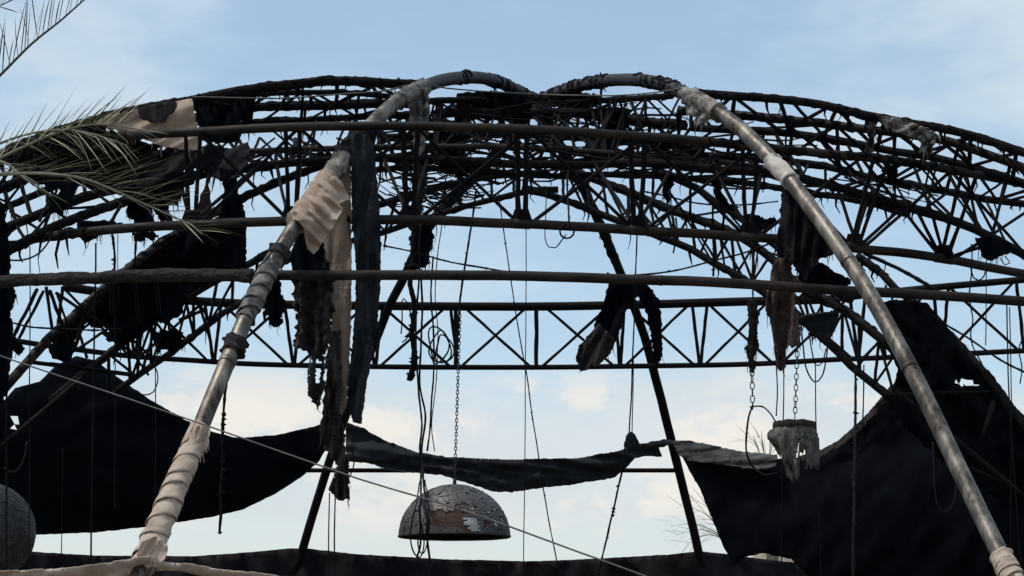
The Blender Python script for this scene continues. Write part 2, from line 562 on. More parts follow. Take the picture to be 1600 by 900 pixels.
def cloth(name, outline, depth, material, label=None, cat="cloth", group=None, parent=None, ragged=2.0, cell=9.0, folds=(0.04, 26.0, 0.0), crumple=0.03, thick=0.006, seed=None, holes=(), burnt=0.0, fray=0):
    """a hanging piece of fabric: outline traced, folds and crumples modelled in depth.
    folds = (amplitude m, wavelength px, direction in degrees of the fold lines from vertical)"""
    SEED[0] += 1
    sd = SEED[0] if seed is None else seed
    sv = Vector((sd * 5.1, sd * 2.3, sd * 0.7))
    dens = []
    n = len(outline)
    stepo = max(3.0, cell * 0.45)
    for i in range(n):
        a, b = Vector(outline[i]), Vector(outline[(i + 1) % n])
        k = max(1, int((b - a).length / stepo))
        for q in range(k):
            p = a.lerp(b, q / k)
            if ragged:
                w = noise.noise_vector(Vector((p.x * 0.11, p.y * 0.11, sd))) * ragged * 0.9 + noise.noise_vector(Vector((p.x * 0.31, p.y * 0.31, sd + 9))) * ragged * 0.8
                p = p + Vector((w.x, w.y))
            dens.append(p)
    xs = [p.x for p in dens]
    ys = [p.y for p in dens]
    inner = []
    rnd = random.Random(sd)
    y = min(ys)
    row = 0

    def inside(p, poly):
        c = False
        j = len(poly) - 1
        for i in range(len(poly)):
            if (poly[i].y > p.y) != (poly[j].y > p.y) and p.x < (poly[j].x - poly[i].x) * (p.y - poly[i].y) / (poly[j].y - poly[i].y) + poly[i].x:
                c = not c
            j = i
        return c
    hp = [[Vector(q) for q in h] for h in holes]
    while y < max(ys):
        x = min(xs) + (cell / 2 if row % 2 else 0)
        while x < max(xs):
            p = Vector((x + rnd.uniform(-.2, .2) * cell, y + rnd.uniform(-.2, .2) * cell))
            if inside(p, dens):
                inner.append(p)
            x += cell
        y += cell * 0.87
        row += 1
    allp = dens + inner
    vco, _, fcs, _, _, _ = delaunay_2d_cdt(allp, [], [list(range(len(dens)))], 1, 1e-3)
    ang = math.radians(folds[2])
    ca, sa = math.cos(ang), math.sin(ang)
    bm = bmesh.new()
    bv = []
    for p in vco:
        d = depth(p.x, p.y) if callable(depth) else depth
        across = p.x * ca + p.y * sa
        along_ = -p.x * sa + p.y * ca
        wl = folds[1] * 0.62
        warp = 0.9 * noise.noise(Vector((across * 0.018, along_ * 0.014, sd * 1.7)))
        n1 = noise.noise(Vector((across / wl + warp, along_ / (wl * 9), sd * 3.1)))
        n2 = noise.noise(Vector((across / (wl * 0.42) + warp * 2, along_ / (wl * 5), sd * 4.7)))
        f = 1.5 * math.copysign(abs(n1) ** 0.7, n1) + 0.55 * n2
        d += folds[0] * f
        d += crumple * (noise.noise(Vector((across * 0.045, along_ * 0.010, sd))) + 0.5 * noise.noise(Vector((across * 0.13, along_ * 0.03, sd + 3))))
        if burnt:
            d += burnt * (noise.noise(Vector((p.x * 0.09, p.y * 0.07, sd + 5))) + 0.7 * noise.noise(Vector((p.x * 0.2, p.y * 0.17, sd + 8))))
        bv.append(bm.verts.new(P(p.x, p.y, d)))
    for f in fcs:
        c = Vector((sum(vco[i].x for i in f) / len(f), sum(vco[i].y for i in f) / len(f)))
        if any(inside(c, h) for h in hp):
            continue
        try:
            bm.faces.new([bv[i] for i in f])
        except ValueError:
            pass
    for v in [v for v in bm.verts if not v.link_faces]:
        bm.verts.remove(v)
    # turn towards the camera, then give the fabric its thickness
    ctr = Vector((0, 0, CAMZ))
    bmesh.ops.recalc_face_normals(bm, faces=bm.faces)
    s = sum(f.normal.dot(ctr - f.calc_center_median()) for f in bm.faces)
    if s < 0:
        bmesh.ops.reverse_faces(bm, faces=bm.faces)
    o = emit(name, bm, material, parent)
    md = o.modifiers.new("thickness", 'SOLIDIFY')
    md.thickness = thick
    md.offset = -1
    if label:
        tag(o, label, cat, group)
    if fray:
        # loose threads along the torn lower edge
        low = sorted(dens, key=lambda p: -p.y)
        span = max(ys) - min(ys)
        low = [p for p in low if p.y > min(ys) + span * 0.45]
        bt = bmesh.new()
        for _ in range(fray):
            p = rnd.choice(low)
            d = depth(p.x, p.y) if callable(depth) else depth
            ln = rnd.uniform(4, 20)
            sx = rnd.uniform(-5, 5)
            sweep(bt, catmull([P(p.x, p.y - 3, d), P(p.x + sx * 0.3, p.y + ln * 0.5, d + rnd.uniform(-.03, .03)), P(p.x + sx, p.y + ln, d + rnd.uniform(-.05, .05))], 0.03), lambda u, q=rpx(rnd.uniform(0.8, 2.0), d): q * (1.05 - 0.7 * u), 4, 0.3, 20)
        ft = emit("frayed_threads", bt, material, o)
        ft["kind"] = "stuff"
    return o


def sleeve(name, ps, r, material, label=None, cat="wrap", parent=None, wrinkle=0.16, pitch=0.30, slant=1.0, ends=0.03, step=0.012, seg=40, group=None, lump_=0.2):
    """cloth wound round a pipe with slanting creases"""
    bm = bmesh.new()
    path = catmull(ps, step)
    SEED[0] += 1
    sd = Vector((SEED[0] * 3.3, SEED[0], 2.2))

    def fn(s, th, u, p):
        rr = r(u) if callable(r) else r
        ph = s / pitch + slant * th / 6.283 + 0.35 * noise.noise(Vector((s * 2.5, math.cos(th) * 0.6, math.sin(th) * 0.6)) + sd)
        fr_ = ph - math.floor(ph)
        lap = min(1.0, fr_ / 0.10) * (1.0 - 0.75 * fr_)              # each turn overlaps the next one
        k = math.floor(ph)
        lap *= 0.55 + 0.9 * abs(noise.noise(Vector((k * 1.7, th * 0.35, 0.3)) + sd))
        q = Vector((ph * 3.3, math.cos(th) * 0.5 + ph * 0.7, math.sin(th) * 0.5)) + sd
        crease = -max(0.0, 1 - abs(noise.noise(q)) * 5.0) - 0.7 * max(0.0, 1 - abs(noise.noise(Vector((ph * 2.0 + th * 0.5, math.cos(th) * 0.9, math.sin(th) * 0.9 + ph * 0.6)) + sd * 1.7)) * 6.0)
        x = wrinkle * rr * (lap + 0.55 * crease)
        x += lump_ * 0.5 * rr * noise.noise(Vector((s * 4.0, math.cos(th) * 1.0, math.sin(th) * 1.0)) + sd)
        e = min(u, 1 - u)
        if e < 0.06:
            x += ends * (0.4 + 0.6 * noise.noise(Vector((math.cos(th) * 2, math.sin(th) * 2, s)) + sd)) * (1 - e / 0.06)
        return x
    sweep(bm, path, r, seg, 0, 1, 0.006, cap=True, fn=fn)
    o = emit(name, bm, material, parent)
    if label:
        tag(o, label, cat, group)
    return o


def rope(name, tr, w, material, label, cat="cable", rn=0.25, jit=0.008, rfreq=14, group=None, step=0.04, seg=6, knots=0):
    """cable or rope traced with (px, py, depth); w = thickness in photograph pixels"""
    d = sum(t[2] for t in tr) / len(tr)
    bm = bmesh.new()
    path = catmull(pts(*tr), step)
    sweep(bm, path, rpx(w, d), seg, rn, rfreq, jit)
    rnd = random.Random(int(tr[0][0] * 7 + tr[0][1]))
    for _ in range(knots):
        p = rnd.choice(path)
        lump(bm, p, rpx(w, d) * rnd.uniform(1.2, 2.2), rnd)
    o = emit(name, bm, material)
    return tag(o, label, cat, group)



def wind(parent, ps, r, pitch, material, seed=0, over=1.45, nt=30, nv=9):
    """a strip of cloth wound round a pipe in overlapping turns, edges lifted and uneven"""
    path = catmull(ps, 0.02)
    fr = frames(path)
    L = [0.0]
    for a, b in zip(path, path[1:]):
        L.append(L[-1] + (b - a).length)

    def at(sv):
        sv = max(0.0, min(L[-1], sv))
        i = min(range(len(L) - 1), key=lambda k: 0 if L[k] <= sv <= L[k + 1] else abs(L[k] - sv) + 1)
        t = (sv - L[i]) / max(1e-9, L[i + 1] - L[i])
        return path[i].lerp(path[i + 1], t), fr[i][1].lerp(fr[i + 1][1], t).normalized(), fr[i][2].lerp(fr[i + 1][2], t).normalized()
    turns = (L[-1] - pitch * over) / pitch
    bm = bmesh.new()
    rows = []
    n = int(turns * nt)
    sd = Vector((seed * 3.1, seed * 1.9, seed * 0.7))
    for i in range(n + 1):
        t = i / nt
        th = 2 * math.pi * t
        row = []
        pj = 0.16 * noise.noise(Vector((t * 0.9, 0, 1)) + sd)
        wj = 1 + 0.22 * noise.noise(Vector((t * 1.7, 2, 0)) + sd)
        for j in range(nv):
            v = j / (nv - 1)
            so = (t + pj) * pitch + (v * over * wj) * pitch
            if j in (0, nv - 1):
                so += pitch * 0.07 * noise.noise(Vector((t * 9, j, 4)) + sd)
            p, a, b = at(so)
            u = so / L[-1]
            r0 = r(u) if callable(r) else r
            rr = r0 + 0.003 + 0.016 * v ** 1.4
            rr += 0.010 * noise.noise(Vector((t * 3.2 + v * 1.6, v * 1.2, 7)) + sd)
            rr += 0.007 * noise.noise(Vector((t * 9 + v * 5.0, v * 1.0, 3)) + sd)
            cr = abs(noise.noise(Vector((t * 4.2 - v * 2.2, v * 0.8, 9)) + sd))
            rr -= 0.011 * max(0.0, 1 - cr * 6)
            row.append(bm.verts.new(p + (a * math.cos(th) + b * math.sin(th)) * rr))
        rows.append(row)
    for A, B in zip(rows, rows[1:]):
        for j in range(nv - 1):
            bm.faces.new((A[j], A[j + 1], B[j + 1], B[j]))
    bmesh.ops.recalc_face_normals(bm, faces=bm.faces)
    o = emit("wound_strip", bm, material, parent)
    md = o.modifiers.new("thickness", 'SOLIDIFY')
    md.thickness = 0.004
    md.offset = 0
    return o


def ext(tr, dx=330):
    """carry a traced member on past both picture edges, falling away as an arch does"""
    tr = list(tr)
    rev = tr[0][0] > tr[-1][0]
    if rev:
        tr.reverse()
    if tr[-1][0] > 1590:
        a, b = tr[-2], tr[-1]
        k = (b[1] - a[1]) / (b[0] - a[0])
        kd = (b[2] - a[2]) / (b[0] - a[0]) if len(b) > 2 else 0
        for q in (0.35, 1.0):
            y = b[1] + k * dx * q + 0.00055 * (dx * q) ** 2 * (1 if k > 0 else 0)
            tr.append((b[0] + dx * q, y) + ((b[2] + kd * dx * q,) if len(b) > 2 else ()))
    if tr[0][0] < 10:
        a, b = tr[1], tr[0]
        k = (b[1] - a[1]) / (b[0] - a[0])
        kd = (b[2] - a[2]) / (b[0] - a[0]) if len(b) > 2 else 0
        for q in (0.35, 1.0):
            y = b[1] - k * dx * q + 0.00055 * (dx * q) ** 2 * (1 if k < 0 else 0)
            tr.insert(0, (b[0] - dx * q, y) + ((b[2] - kd * dx * q,) if len(b) > 2 else ()))
    if rev:
        tr.reverse()
    return tr

# ================================================================== ground
bm = bmesh.new()
n = 40
for i in range(n + 1):
    for j in range(n + 1):
        u, v = (i / n - 0.5) * 2, (j / n - 0.5) * 2
        x, y = math.copysign(abs(u) ** 3, u) * 2500, 25 + math.copysign(abs(v) ** 3, v) * 2500
        bm.verts.new((x, y, -0.004 + 0.05 * noise.noise(Vector((x * 0.3, y * 0.3, 0)))))
bm.verts.ensure_lookup_table()
for i in range(n):
    for j in range(n):
        k = i * (n + 1) + j
        bm.faces.new((bm.verts[k], bm.verts[k + n + 1], bm.verts[k + n + 2], bm.verts[k + 1]))
g = emit("ground", bm, "ground_soil", origin=(0, 0, 0))
g["kind"] = "structure"

# ================================================================== the two crossing pipe arches of the dome
APEX = (838, 158, 27.4)
TRA = [(215, 905, 18.75), (250, 820, 19.1), (300, 700, 19.6), (345, 590, 20.0), (385, 495, 20.45), (418, 425, 20.8), (470, 340, 21.25), (530, 255, 21.75), (585, 190, 22.25), (630, 152, 22.75), (662, 136, 23.2), (690, 126, 23.9), (728, 121, 24.8), (765, 124, 25.6), (798, 136, 26.5), (822, 150, 27.1), APEX]
TRA2 = [APEX, (868, 215, 28.9), (905, 282, 30.2), (935, 345, 31.0), (962, 408, 31.6), (1000, 505, 32.2), (1028, 605, 32.6), (1052, 700, 33.0), (1074, 790, 33.3), (1092, 865, 33.5)]
TRB = [(1590, 920, 18.75), (1545, 830, 19.15), (1490, 715, 19.6), (1430, 590, 20.05), (1365, 470, 20.6), (1310, 385, 21.0), (1262, 318, 21.4), (1220, 265, 21.75), (1160, 204, 22.3), (1110, 168, 22.75), (1068, 145, 23.2), (1035, 131, 23.9), (995, 125, 24.6), (950, 126, 25.3), (905, 134, 26.1), (868, 147, 26.9), APEX]
TRB2 = [APEX, (790, 225, 28.9), (725, 292, 30.2), (672, 350, 31.0), (640, 415, 31.6), (604, 490, 32.2), (555, 610, 32.7), (510, 735, 33.2), (472, 862, 33.6)]


def foot(path):
    """carry the last segment on down to the ground, steepening"""
    a, b = path[1], path[0]
    d = (b - a).normalized()
    p1 = b + d * (b.z * 0.5)
    p2 = Vector((p1.x + d.x * 0.5, p1.y + d.y * 0.35, 0.0))
    return [p2, p1] + path


def arch(name, label, front, back):
    fp, bp_ = foot(pts(*front)), list(reversed(foot(list(reversed(pts(*back))))))
    t = thing(name, label, "arch", fp[0])
    bm = bmesh.new()
    k = len(fp)
    mid = 0
    # front pipe up to the crown is cleaner grey steel, the hump and the far leg are burnt
    crown = [i for i, p in enumerate(fp) if p.y < 23.25]
    f1 = fp[:len(crown)]
    f2 = fp[len(crown) - 1:]
    tube("front_pipe", f1, 0.077, "grey_pipe", t, seg=20, rn=0.02, step=0.10)
    tube("crown_pipe", f2, 0.073, "crown_steel", t, seg=18, rn=0.03, step=0.10)
    tube("far_pipe", bp_, 0.066, "burnt_steel", t, seg=14, rn=0.06, jit=0.01)
    crust("char_crust", f2[:3], 0.074, "char", t, -0.1)
    crust("char_crust", f2[-4:], 0.076, "char", t, 0.9)
    crust("char_crust", bp_[:5], 0.068, "char", t, 0.9)
    # welded collars where the pipe lengths join
    for u in (0.30, 0.52, 0.66):
        c = catmull(f1, 0.05)
        i = int(u * (len(c) - 1))
        tube("joint_collar", c[i:i + 2], 0.081, "grey_pipe", t, seg=20, step=0.02)
    return t, f1


archA, pathA = arch("pipe_arch", "grey steel pipe arch whose front leg leans in from lower left, carrying beige drapes", TRA, TRA2)
archB, pathB = arch("pipe_arch", "grey steel pipe arch whose bare front leg slants down to lower right corner", TRB, TRB2)

# ================================================================== front ring truss
HU, HL = 7.2, 6.27
UP = [(190, 212), (300, 207), (400, 201), (500, 198), (600, 197), (700, 198), (800, 201), (900, 206), (1000, 213), (1060, 217), (1150, 226), (1280, 239), (1400, 251), (1520, 272), (1640, 297)]
LO = [(-60, 420), (0, 394), (22, 387), (52, 374), (90, 367), (140, 362), (200, 356), (320, 350), (420, 346), (600, 343), (800, 349), (1000, 360), (1100, 366), (1270, 378), (1340, 388), (1400, 394), (1480, 405), (1600, 428), (1660, 440)]


UP, LO = ext(UP), ext(LO)


def onpoly(poly, x, h):
    q = interp(poly, x)
    return PH(q[0], q[1], h)


ring = thing("ring_truss", "front ring truss with two long brown horizontal rails and crossed struts between", "truss", P(815, 345, 22))
tube("upper_rail", [PH(x, y, HU) for x, y in UP], 0.047, "sooty_steel", ring, seg=14, rn=0.04, jit=0.006)
tube("lower_rail", [PH(x, y, HL) for x, y in LO], 0.050, "sooty_steel", ring, seg=14, rn=0.04, jit=0.008)
tube("rail_end_knob", [PH(185, 212, HU), PH(198, 212, HU)], 0.062, "sooty_steel", ring, seg=12, step=0.03, rn=0.1)
crust("char_crust", [PH(x, y, HU) for x, y in UP[9:]], 0.048, "char", ring, 0.15)
crust("char_crust", [PH(x, y, HL) for x, y in LO[2:8]], 0.052, "char", ring, 0.5)
nodes = [140, 300, 456, 640, 815, 995, 1170, 1335, 1475, 1640]
U = lambda x: onpoly(UP, x, HU)
Lw = lambda x: onpoly(LO, x, HL)
for i, x in enumerate(nodes):
    w = 0.028 if i in (3, 4, 5) else 0.022
    if x < 1500 and x > 200:
        ux = x + (1375 - 1335) if x == 1335 else (x + 38 if x == 1475 else x)
        strut(ring, U(ux - 7 - (3 if i != 4 else 0)), Lw(x - 5), w)
        strut(ring, U(ux + 8 + (5 if i != 4 else 0)), Lw(x + 5), w)
for x in nodes[1:-1]:
    # welded collar and gusset plate at each node of the lower rail
    tube("node_collar", [Lw(x - 13), Lw(x + 13)], 0.054, "sooty_steel", ring, seg=14, step=0.06, rn=0.05)
    c = Lw(x)
    bm = bmesh.new()
    vs = []
    for y_ in (-0.008, 0.008):
        vs.append([bm.verts.new(c + Vector((a_, y_ - 0.02, b_))) for a_, b_ in ((-0.11, 0.03), (0.11, 0.03), (0.07, 0.15), (-0.07, 0.15))])
    bm.faces.new(list(reversed(vs[0])))
    bm.faces.new(vs[1])
    for k in range(4):
        bm.faces.new((vs[0][k], vs[0][(k + 1) % 4], vs[1][(k + 1) % 4], vs[1][k]))
    emit("gusset_plate", bm, "burnt_steel", ring, smooth=False)
for a, b in zip(nodes[1:], nodes[2:]):
    strut(ring, U(a + 10), Lw(b - 4), 0.019)
    strut(ring, Lw(a + 12), U(b + 12), 0.019)

# ================================================================== lower front rail, straight
RL = [(-60, 444, 21.6), (0, 441, 21.5), (120, 436, 21.4), (300, 431, 21.25), (450, 430, 21.2), (620, 430, 21.2), (800, 431, 21.2), (1000, 437, 21.25), (1140, 442, 21.3), (1280, 452, 21.4), (1400, 458, 21.5), (1500, 464, 21.6), (1600, 471, 21.7), (1680, 476, 21.8)]
RL0 = RL
RL = ext(RL)
rl = thing("tie_rail", "long straight brown pipe rail tied across both front legs below the ring truss", "pipe", P(800, 431, 21.2))
tube("rail", pts(*RL), 0.050, "sooty_steel", rl, seg=16, rn=0.02, jit=0.004)
for x in (720, 1030, 1180):
    q = interp(RL, x)
    q2 = interp(RL, x + 5)
    tube("joint_collar", pts(q, q2), 0.053, "sooty_steel", rl, seg=16, step=0.02)
sleeve("wrapped_cloth", pts(*[(x, y - 1, d) for x, y, d in RL0[0:4]] + [(395, 431, 21.2)]), 0.058, "charred_brown",
       "burnt dark cloth wound along left end of the straight rail", wrinkle=0.25, pitch=0.5, slant=1.0, lump_=0.5, step=0.03)

# ================================================================== far ring truss with crossed panels
BT = [(100, 448, 31.0), (200, 462, 31.5), (300, 470, 31.8), (400, 475, 32.0), (590, 478, 32.2), (830, 479, 32.3), (1000, 476, 32.2), (1170, 471, 32.0), (1300, 468, 31.6)]
BB = [(28, 533, 30.8), (60, 538, 31.0), (200, 556, 31.5), (300, 563, 31.8), (400, 569, 32.0), (590, 573, 32.2), (820, 574, 32.3), (1000, 572, 32.2), (1170, 569, 32.0), (1300, 562, 31.7), (1400, 558, 31.4), (1600, 548, 30.8), (1660, 545, 30.6)]
BTR = [(1300, 468, 31.6), (1420, 453, 31.2), (1600, 437, 30.6), (1660, 432, 30.5)]
BB, BTR = ext(BB), ext(BTR)
far = thing("ring_truss", "far ring truss of dark crossed panels seen against pale sky", "truss", P(830, 574, 32.3))
tube("upper_chord", pts(*BT), rpx(14, 32), "burnt_steel", far, seg=12, rn=0.03)
tube("upper_chord", pts(*BTR), rpx(11, 31), "burnt_steel", far, seg=10, rn=0.04)
tube("lower_chord", pts(*BB), rpx(8.5, 32), "burnt_steel", far, seg=10, rn=0.03)
bn = [85, 210, 333, 458, 585, 712, 838, 968, 1093, 1215, 1340, 1470, 1600, 1730, 1860]
top = lambda x: P(*interp(BT + BTR[1:], x))
bot = lambda x: P(*interp(BB, x))
for i, x in enumerate(bn):
    if x in (712, 838):
        strut(far, top(x), bot(x), rpx(7, 32))
        if x == 712:
            strut(far, top(x - 8), bot(x + 3), rpx(5, 32))
    else:
        k = 12 if x > 1000 else (7 if x > 900 else 13)
        strut(far, top(x - k), bot(x), rpx(5.5, 32))
        strut(far, top(x + k), bot(x + 2), rpx(5.5, 32))
for a, b in zip(bn, bn[1:]):
    strut(far, top(a + 12), bot(b - 8), rpx(4.6, 32))
    strut(far, bot(a + 8), top(b - 14), rpx(4.6, 32))

# ================================================================== outer lattice arches of the dome roof
def lattice_arch(label, chords, links, group=None, widths=None, crusts=None, name="lattice_arch", cat="arch", mats=None):
    chords = [ext(c) for c in chords]
    P0 = [pts(*c) for c in chords]
    t = thing(name, label, cat, P0[0][len(P0[0]) // 2], group)
    for i, c in enumerate(P0):
        w = widths[i]
        d = sum(q[2] for q in chords[i]) / len(chords[i])
        tube("chord", c, rpx(w, d), (mats[i] if mats else "burnt_steel"), t, seg=12, rn=0.06, jit=0.01)
        if crusts and crusts[i]:
            crust("char_crust", c, rpx(w, d), "char", t, crusts[i])
    for (i, j, n, r, cross) in links:
        # only where the two chords run side by side
        ca, cb_ = sorted(chords[i]), sorted(chords[j])
        x0, x1 = max(ca[0][0], cb_[0][0]), min(ca[-1][0], cb_[-1][0])
        xs = [x0 + (x1 - x0) * q / 16 for q in range(17)]
        n = max(3, int(n * (x1 - x0) / max(ca[-1][0] - ca[0][0], cb_[-1][0] - cb_[0][0]) + 0.999) + 1)
        lattice(t, [P(*interp(ca, x)) for x in xs], [P(*interp(cb_, x)) for x in xs], n, r, cross, sway=0.012)
    return t


L1 = [(672, 134, 23.8), (600, 130, 23.6), (520, 126, 23.6), (460, 132, 23.6), (400, 138, 23.5), (330, 151, 23.4), (260, 164, 23.3), (200, 175, 23.2), (120, 196, 23.0), (60, 216, 22.8), (0, 242, 22.6), (-70, 272, 22.4)]
L1b = [(640, 158, 24.0), (610, 151, 24.0), (560, 146, 24.0), (520, 144, 24.0), (400, 147, 24.0), (330, 160, 23.9), (260, 172, 23.8), (180, 192, 23.6), (60, 230, 23.3), (-70, 285, 23.0)]
L2 = [(650, 160, 25.0), (580, 162, 24.8), (520, 164, 24.7), (450, 166, 24.6), (395, 168, 24.5), (330, 178, 24.4), (250, 200, 24.2), (150, 235, 23.9), (50, 275, 23.6), (-70, 325, 23.2)]
L3 = [(650, 178, 25.4), (600, 181, 25.3), (540, 184, 25.2), (480, 187, 25.1), (418, 189, 25.0), (350, 200, 24.9), (250, 225, 24.6), (100, 285, 24.2), (-40, 345, 23.8)]
lattice_arch("long burnt lattice arch sweeping down left from the dome crown behind the palm leaves", [L1, L1b, L2, L3],
             [(0, 2, 15, 0.021, 0.3), (1, 3, 12, 0.018, 0.5)], widths=[16, 9, 15, 11], crusts=[1.4, 0.8, 1.2, 1.3])

T1 = [(1050, 143, 23.6), (1100, 147, 23.5), (1200, 153, 23.4), (1280, 163, 23.3), (1350, 179, 23.2), (1430, 194, 23.1), (1500, 207, 23.0), (1600, 239, 22.8), (1680, 270, 22.6)]
T2 = [(1060, 172, 24.4), (1130, 178, 24.2), (1200, 184, 24.0), (1280, 193, 23.8), (1350, 201, 23.6), (1430, 212, 23.4), (1480, 220, 23.3), (1540, 240, 23.2), (1600, 262, 23.1), (1680, 296, 22.9)]
T3 = [(1080, 200, 25.0), (1200, 206, 24.8), (1280, 215, 24.6), (1348, 227, 24.4), (1400, 237, 24.3), (1460, 247, 24.2), (1500, 257, 24.1), (1560, 274, 24.0), (1620, 294, 23.9), (1680, 318, 23.8)]
T5 = [(1050, 240, 25.8), (1150, 246, 25.6), (1280, 258, 25.4), (1346, 274, 25.2), (1400, 284, 25.1), (1460, 296, 25.0), (1540, 311, 24.8), (1600, 319, 24.7), (1680, 332, 24.6)]
lattice_arch("long burnt lattice arch sweeping right from the crown with grey melted cloth on top", [T1, T2, T3, T5],
             [(0, 2, 12, 0.024, 0.4), (1, 3, 10, 0.021, 0.5)], widths=[14, 14, 13, 12], crusts=[1.2, 0.35, 0.5, 0.7],
             mats=["burnt_steel", "sooty_steel", "burnt_steel", "burnt_steel"])

# inner rings behind the front truss
R2 = [(300, 243, 24.8), (385, 237, 24.7), (450, 234, 24.6), (530, 232, 24.6), (650, 229, 24.6), (780, 229, 24.6), (850, 232, 24.6), (950, 239, 24.7), (1060, 249, 24.8), (1150, 256, 24.9), (1250, 270, 25.0)]
R3 = [(290, 278, 24.0), (330, 270, 24.1), (400, 262, 24.2), (450, 255, 24.3), (520, 250, 24.4), (590, 247, 24.5), (700, 250, 24.6), (800, 256, 24.6), (900, 257, 24.6), (1000, 255, 24.5), (1100, 263, 24.4), (1200, 271, 24.2), (1280, 285, 24.0), (1340, 301, 23.9), (1400, 318, 23.8), (1480, 342, 23.7), (1520, 357, 23.6), (1560, 376, 23.5), (1600, 398, 23.4), (1680, 440, 23.2)]
R4 = [(560, 268, 26.0), (650, 262, 26.1), (760, 268, 26.2), (860, 275, 26.2), (960, 272, 26.2), (1060, 278, 26.0), (1150, 284, 25.8), (1250, 300, 25.4), (1340, 312, 25.0), (1420, 336, 24.7)]
R5 = [(590, 216, 25.6), (700, 212, 25.8), (800, 208, 26.0), (900, 214, 26.0), (1000, 222, 25.9), (1100, 232, 25.6)]
R6 = [(680, 180, 25.4), (720, 175, 25.7), (780, 178, 26.0), (850, 176, 26.2), (920, 178, 26.1), (1000, 190, 25.8), (1070, 196, 25.4)]
R7 = [(670, 158, 25.0), (720, 156, 25.6), (780, 158, 26.2), (838, 164, 26.8), (900, 160, 26.2), (980, 154, 25.6), (1050, 150, 25.0)]
inner = lattice_arch("tangled inner rings of charred tubes behind the front truss under the crown", [R2, R3, R4, R5, R6, R7],
                     [(0, 1, 10, 0.022, 0.4), (1, 2, 12, 0.018, 0.5), (0, 3, 7, 0.020, 0.5), (3, 4, 7, 0.022, 0.6), (4, 5, 8, 0.016, 0.4), (1, 4, 5, 0.022, 0.6)],
                     widths=[10, 14, 10, 13, 16, 10], crusts=[0.3, 0.5, 0.7, 0.9, 1.0, 1.0], name="inner_ring", cat="ring truss",
                     mats=["sooty_steel", "burnt_steel", "burnt_steel", "burnt_steel", "burnt_steel", "burnt_steel"])
R3P = catmull(pts(*R3), 0.2)
R3t = lambda x: P(*interp(R3, x))
# struts from the inner ring down to the front lower rail
for xl, xs in ((300, (292, 400)), (456, (432, 470)), (640, (600, 668)), (995, (930, 1052)), (1170, (1118, 1190)), (1335, (1308, 1357, 1412)), (1475, (1432, 1456, 1500, 1560))):
    for x in xs:
        strut(inner, R3t(x), Lw(xl + random.uniform(-6, 6)), 0.020)

# left chord pair running from lower left edge up to the inner ring
LA = [(-60, 388, 22.8), (20, 352, 23.0), (50, 340, 23.1), (80, 328, 23.2), (110, 316, 23.3), (160, 300, 23.5), (240, 285, 23.8), (290, 276, 24.0)]
LB = [(-60, 428, 22.5), (0, 398, 22.6), (30, 382, 22.7), (66, 364, 22.8), (110, 344, 23.0), (160, 326, 23.2), (190, 316, 23.4), (250, 300, 23.7), (300, 282, 24.0)]
LC = [(365, 317, 25.0), (410, 295, 25.1), (450, 278, 25.2), (500, 260, 25.4), (560, 245, 25.6)]
lattice_arch("pair of thick dark chords rising to the right from left edge below the palm leaves", [LA, LB, LC],
             [(0, 1, 9, 0.018, 0.3)], widths=[15, 15, 13], crusts=[0.4, 0.4, 0.7], name="ring_chord", cat="ring truss")

# ================================================================== far lattice arches (lower chords meet at the back of the dome)
A1 = [(872, 296, 29.0), (835, 297, 29.0), (800, 305, 29.0), (720, 324, 29.0), (650, 346, 28.9), (600, 363, 28.8), (520, 385, 28.5), (430, 416, 28.2), (377, 474, 27.8), (350, 488, 27.7), (273, 547, 27.2), (220, 584, 26.9), (200, 598, 26.8), (170, 622, 26.7)]
A2 = [(850, 270, 29.4), (760, 276, 29.2), (660, 300, 29.0), (560, 330, 28.6), (480, 362, 28.2), (430, 390, 27.9), (380, 417, 27.6), (327, 444, 27.4), (260, 486, 27.0), (220, 516, 26.8), (190, 537, 26.6), (156, 564, 26.4), (116, 596, 26.2), (80, 626, 26.0)]
lattice_arch("far lattice arch whose chords run down to lower left behind the left leg", [A1, A2],
             [(0, 1, 20, 0.020, 0.4)], widths=[10, 12], crusts=[0.2, 0.3])
B1 = [(815, 295, 29.0), (850, 302, 29.0), (900, 319, 29.0), (935, 333, 28.9), (1010, 362, 28.7), (1080, 389, 28.5), (1110, 407, 28.4), (1160, 435, 28.1), (1205, 465, 27.9), (1248, 496, 27.6), (1280, 524, 27.4), (1310, 550, 27.2), (1330, 572, 27.1), (1362, 598, 26.9), (1400, 628, 26.7)]
B2 = [(880, 262, 29.4), (940, 284, 29.2), (1000, 308, 29.0), (1050, 329, 28.8), (1085, 341, 28.6), (1130, 357, 28.4), (1170, 378, 28.2), (1210, 408, 28.0), (1240, 440, 27.8), (1270, 460, 27.6), (1320, 485, 27.3), (1360, 516, 27.0), (1390, 541, 26.8), (1440, 590, 26.5)]
B3 = [(1020, 262, 27.4), (1050, 276, 27.4), (1090, 294, 27.4), (1115, 314, 27.4), (1140, 330, 27.3), (1165, 346, 27.2), (1220, 390, 27.0), (1280, 440, 26.6), (1330, 470, 26.3)]
lattice_arch("far lattice arch whose chords run down to lower right behind the bare leg", [B1, B2, B3],
             [(0, 1, 18, 0.021, 0.5), (1, 2, 8, 0.018, 0.4)], widths=[12, 14, 12], crusts=[0.3, 0.5, 0.3])
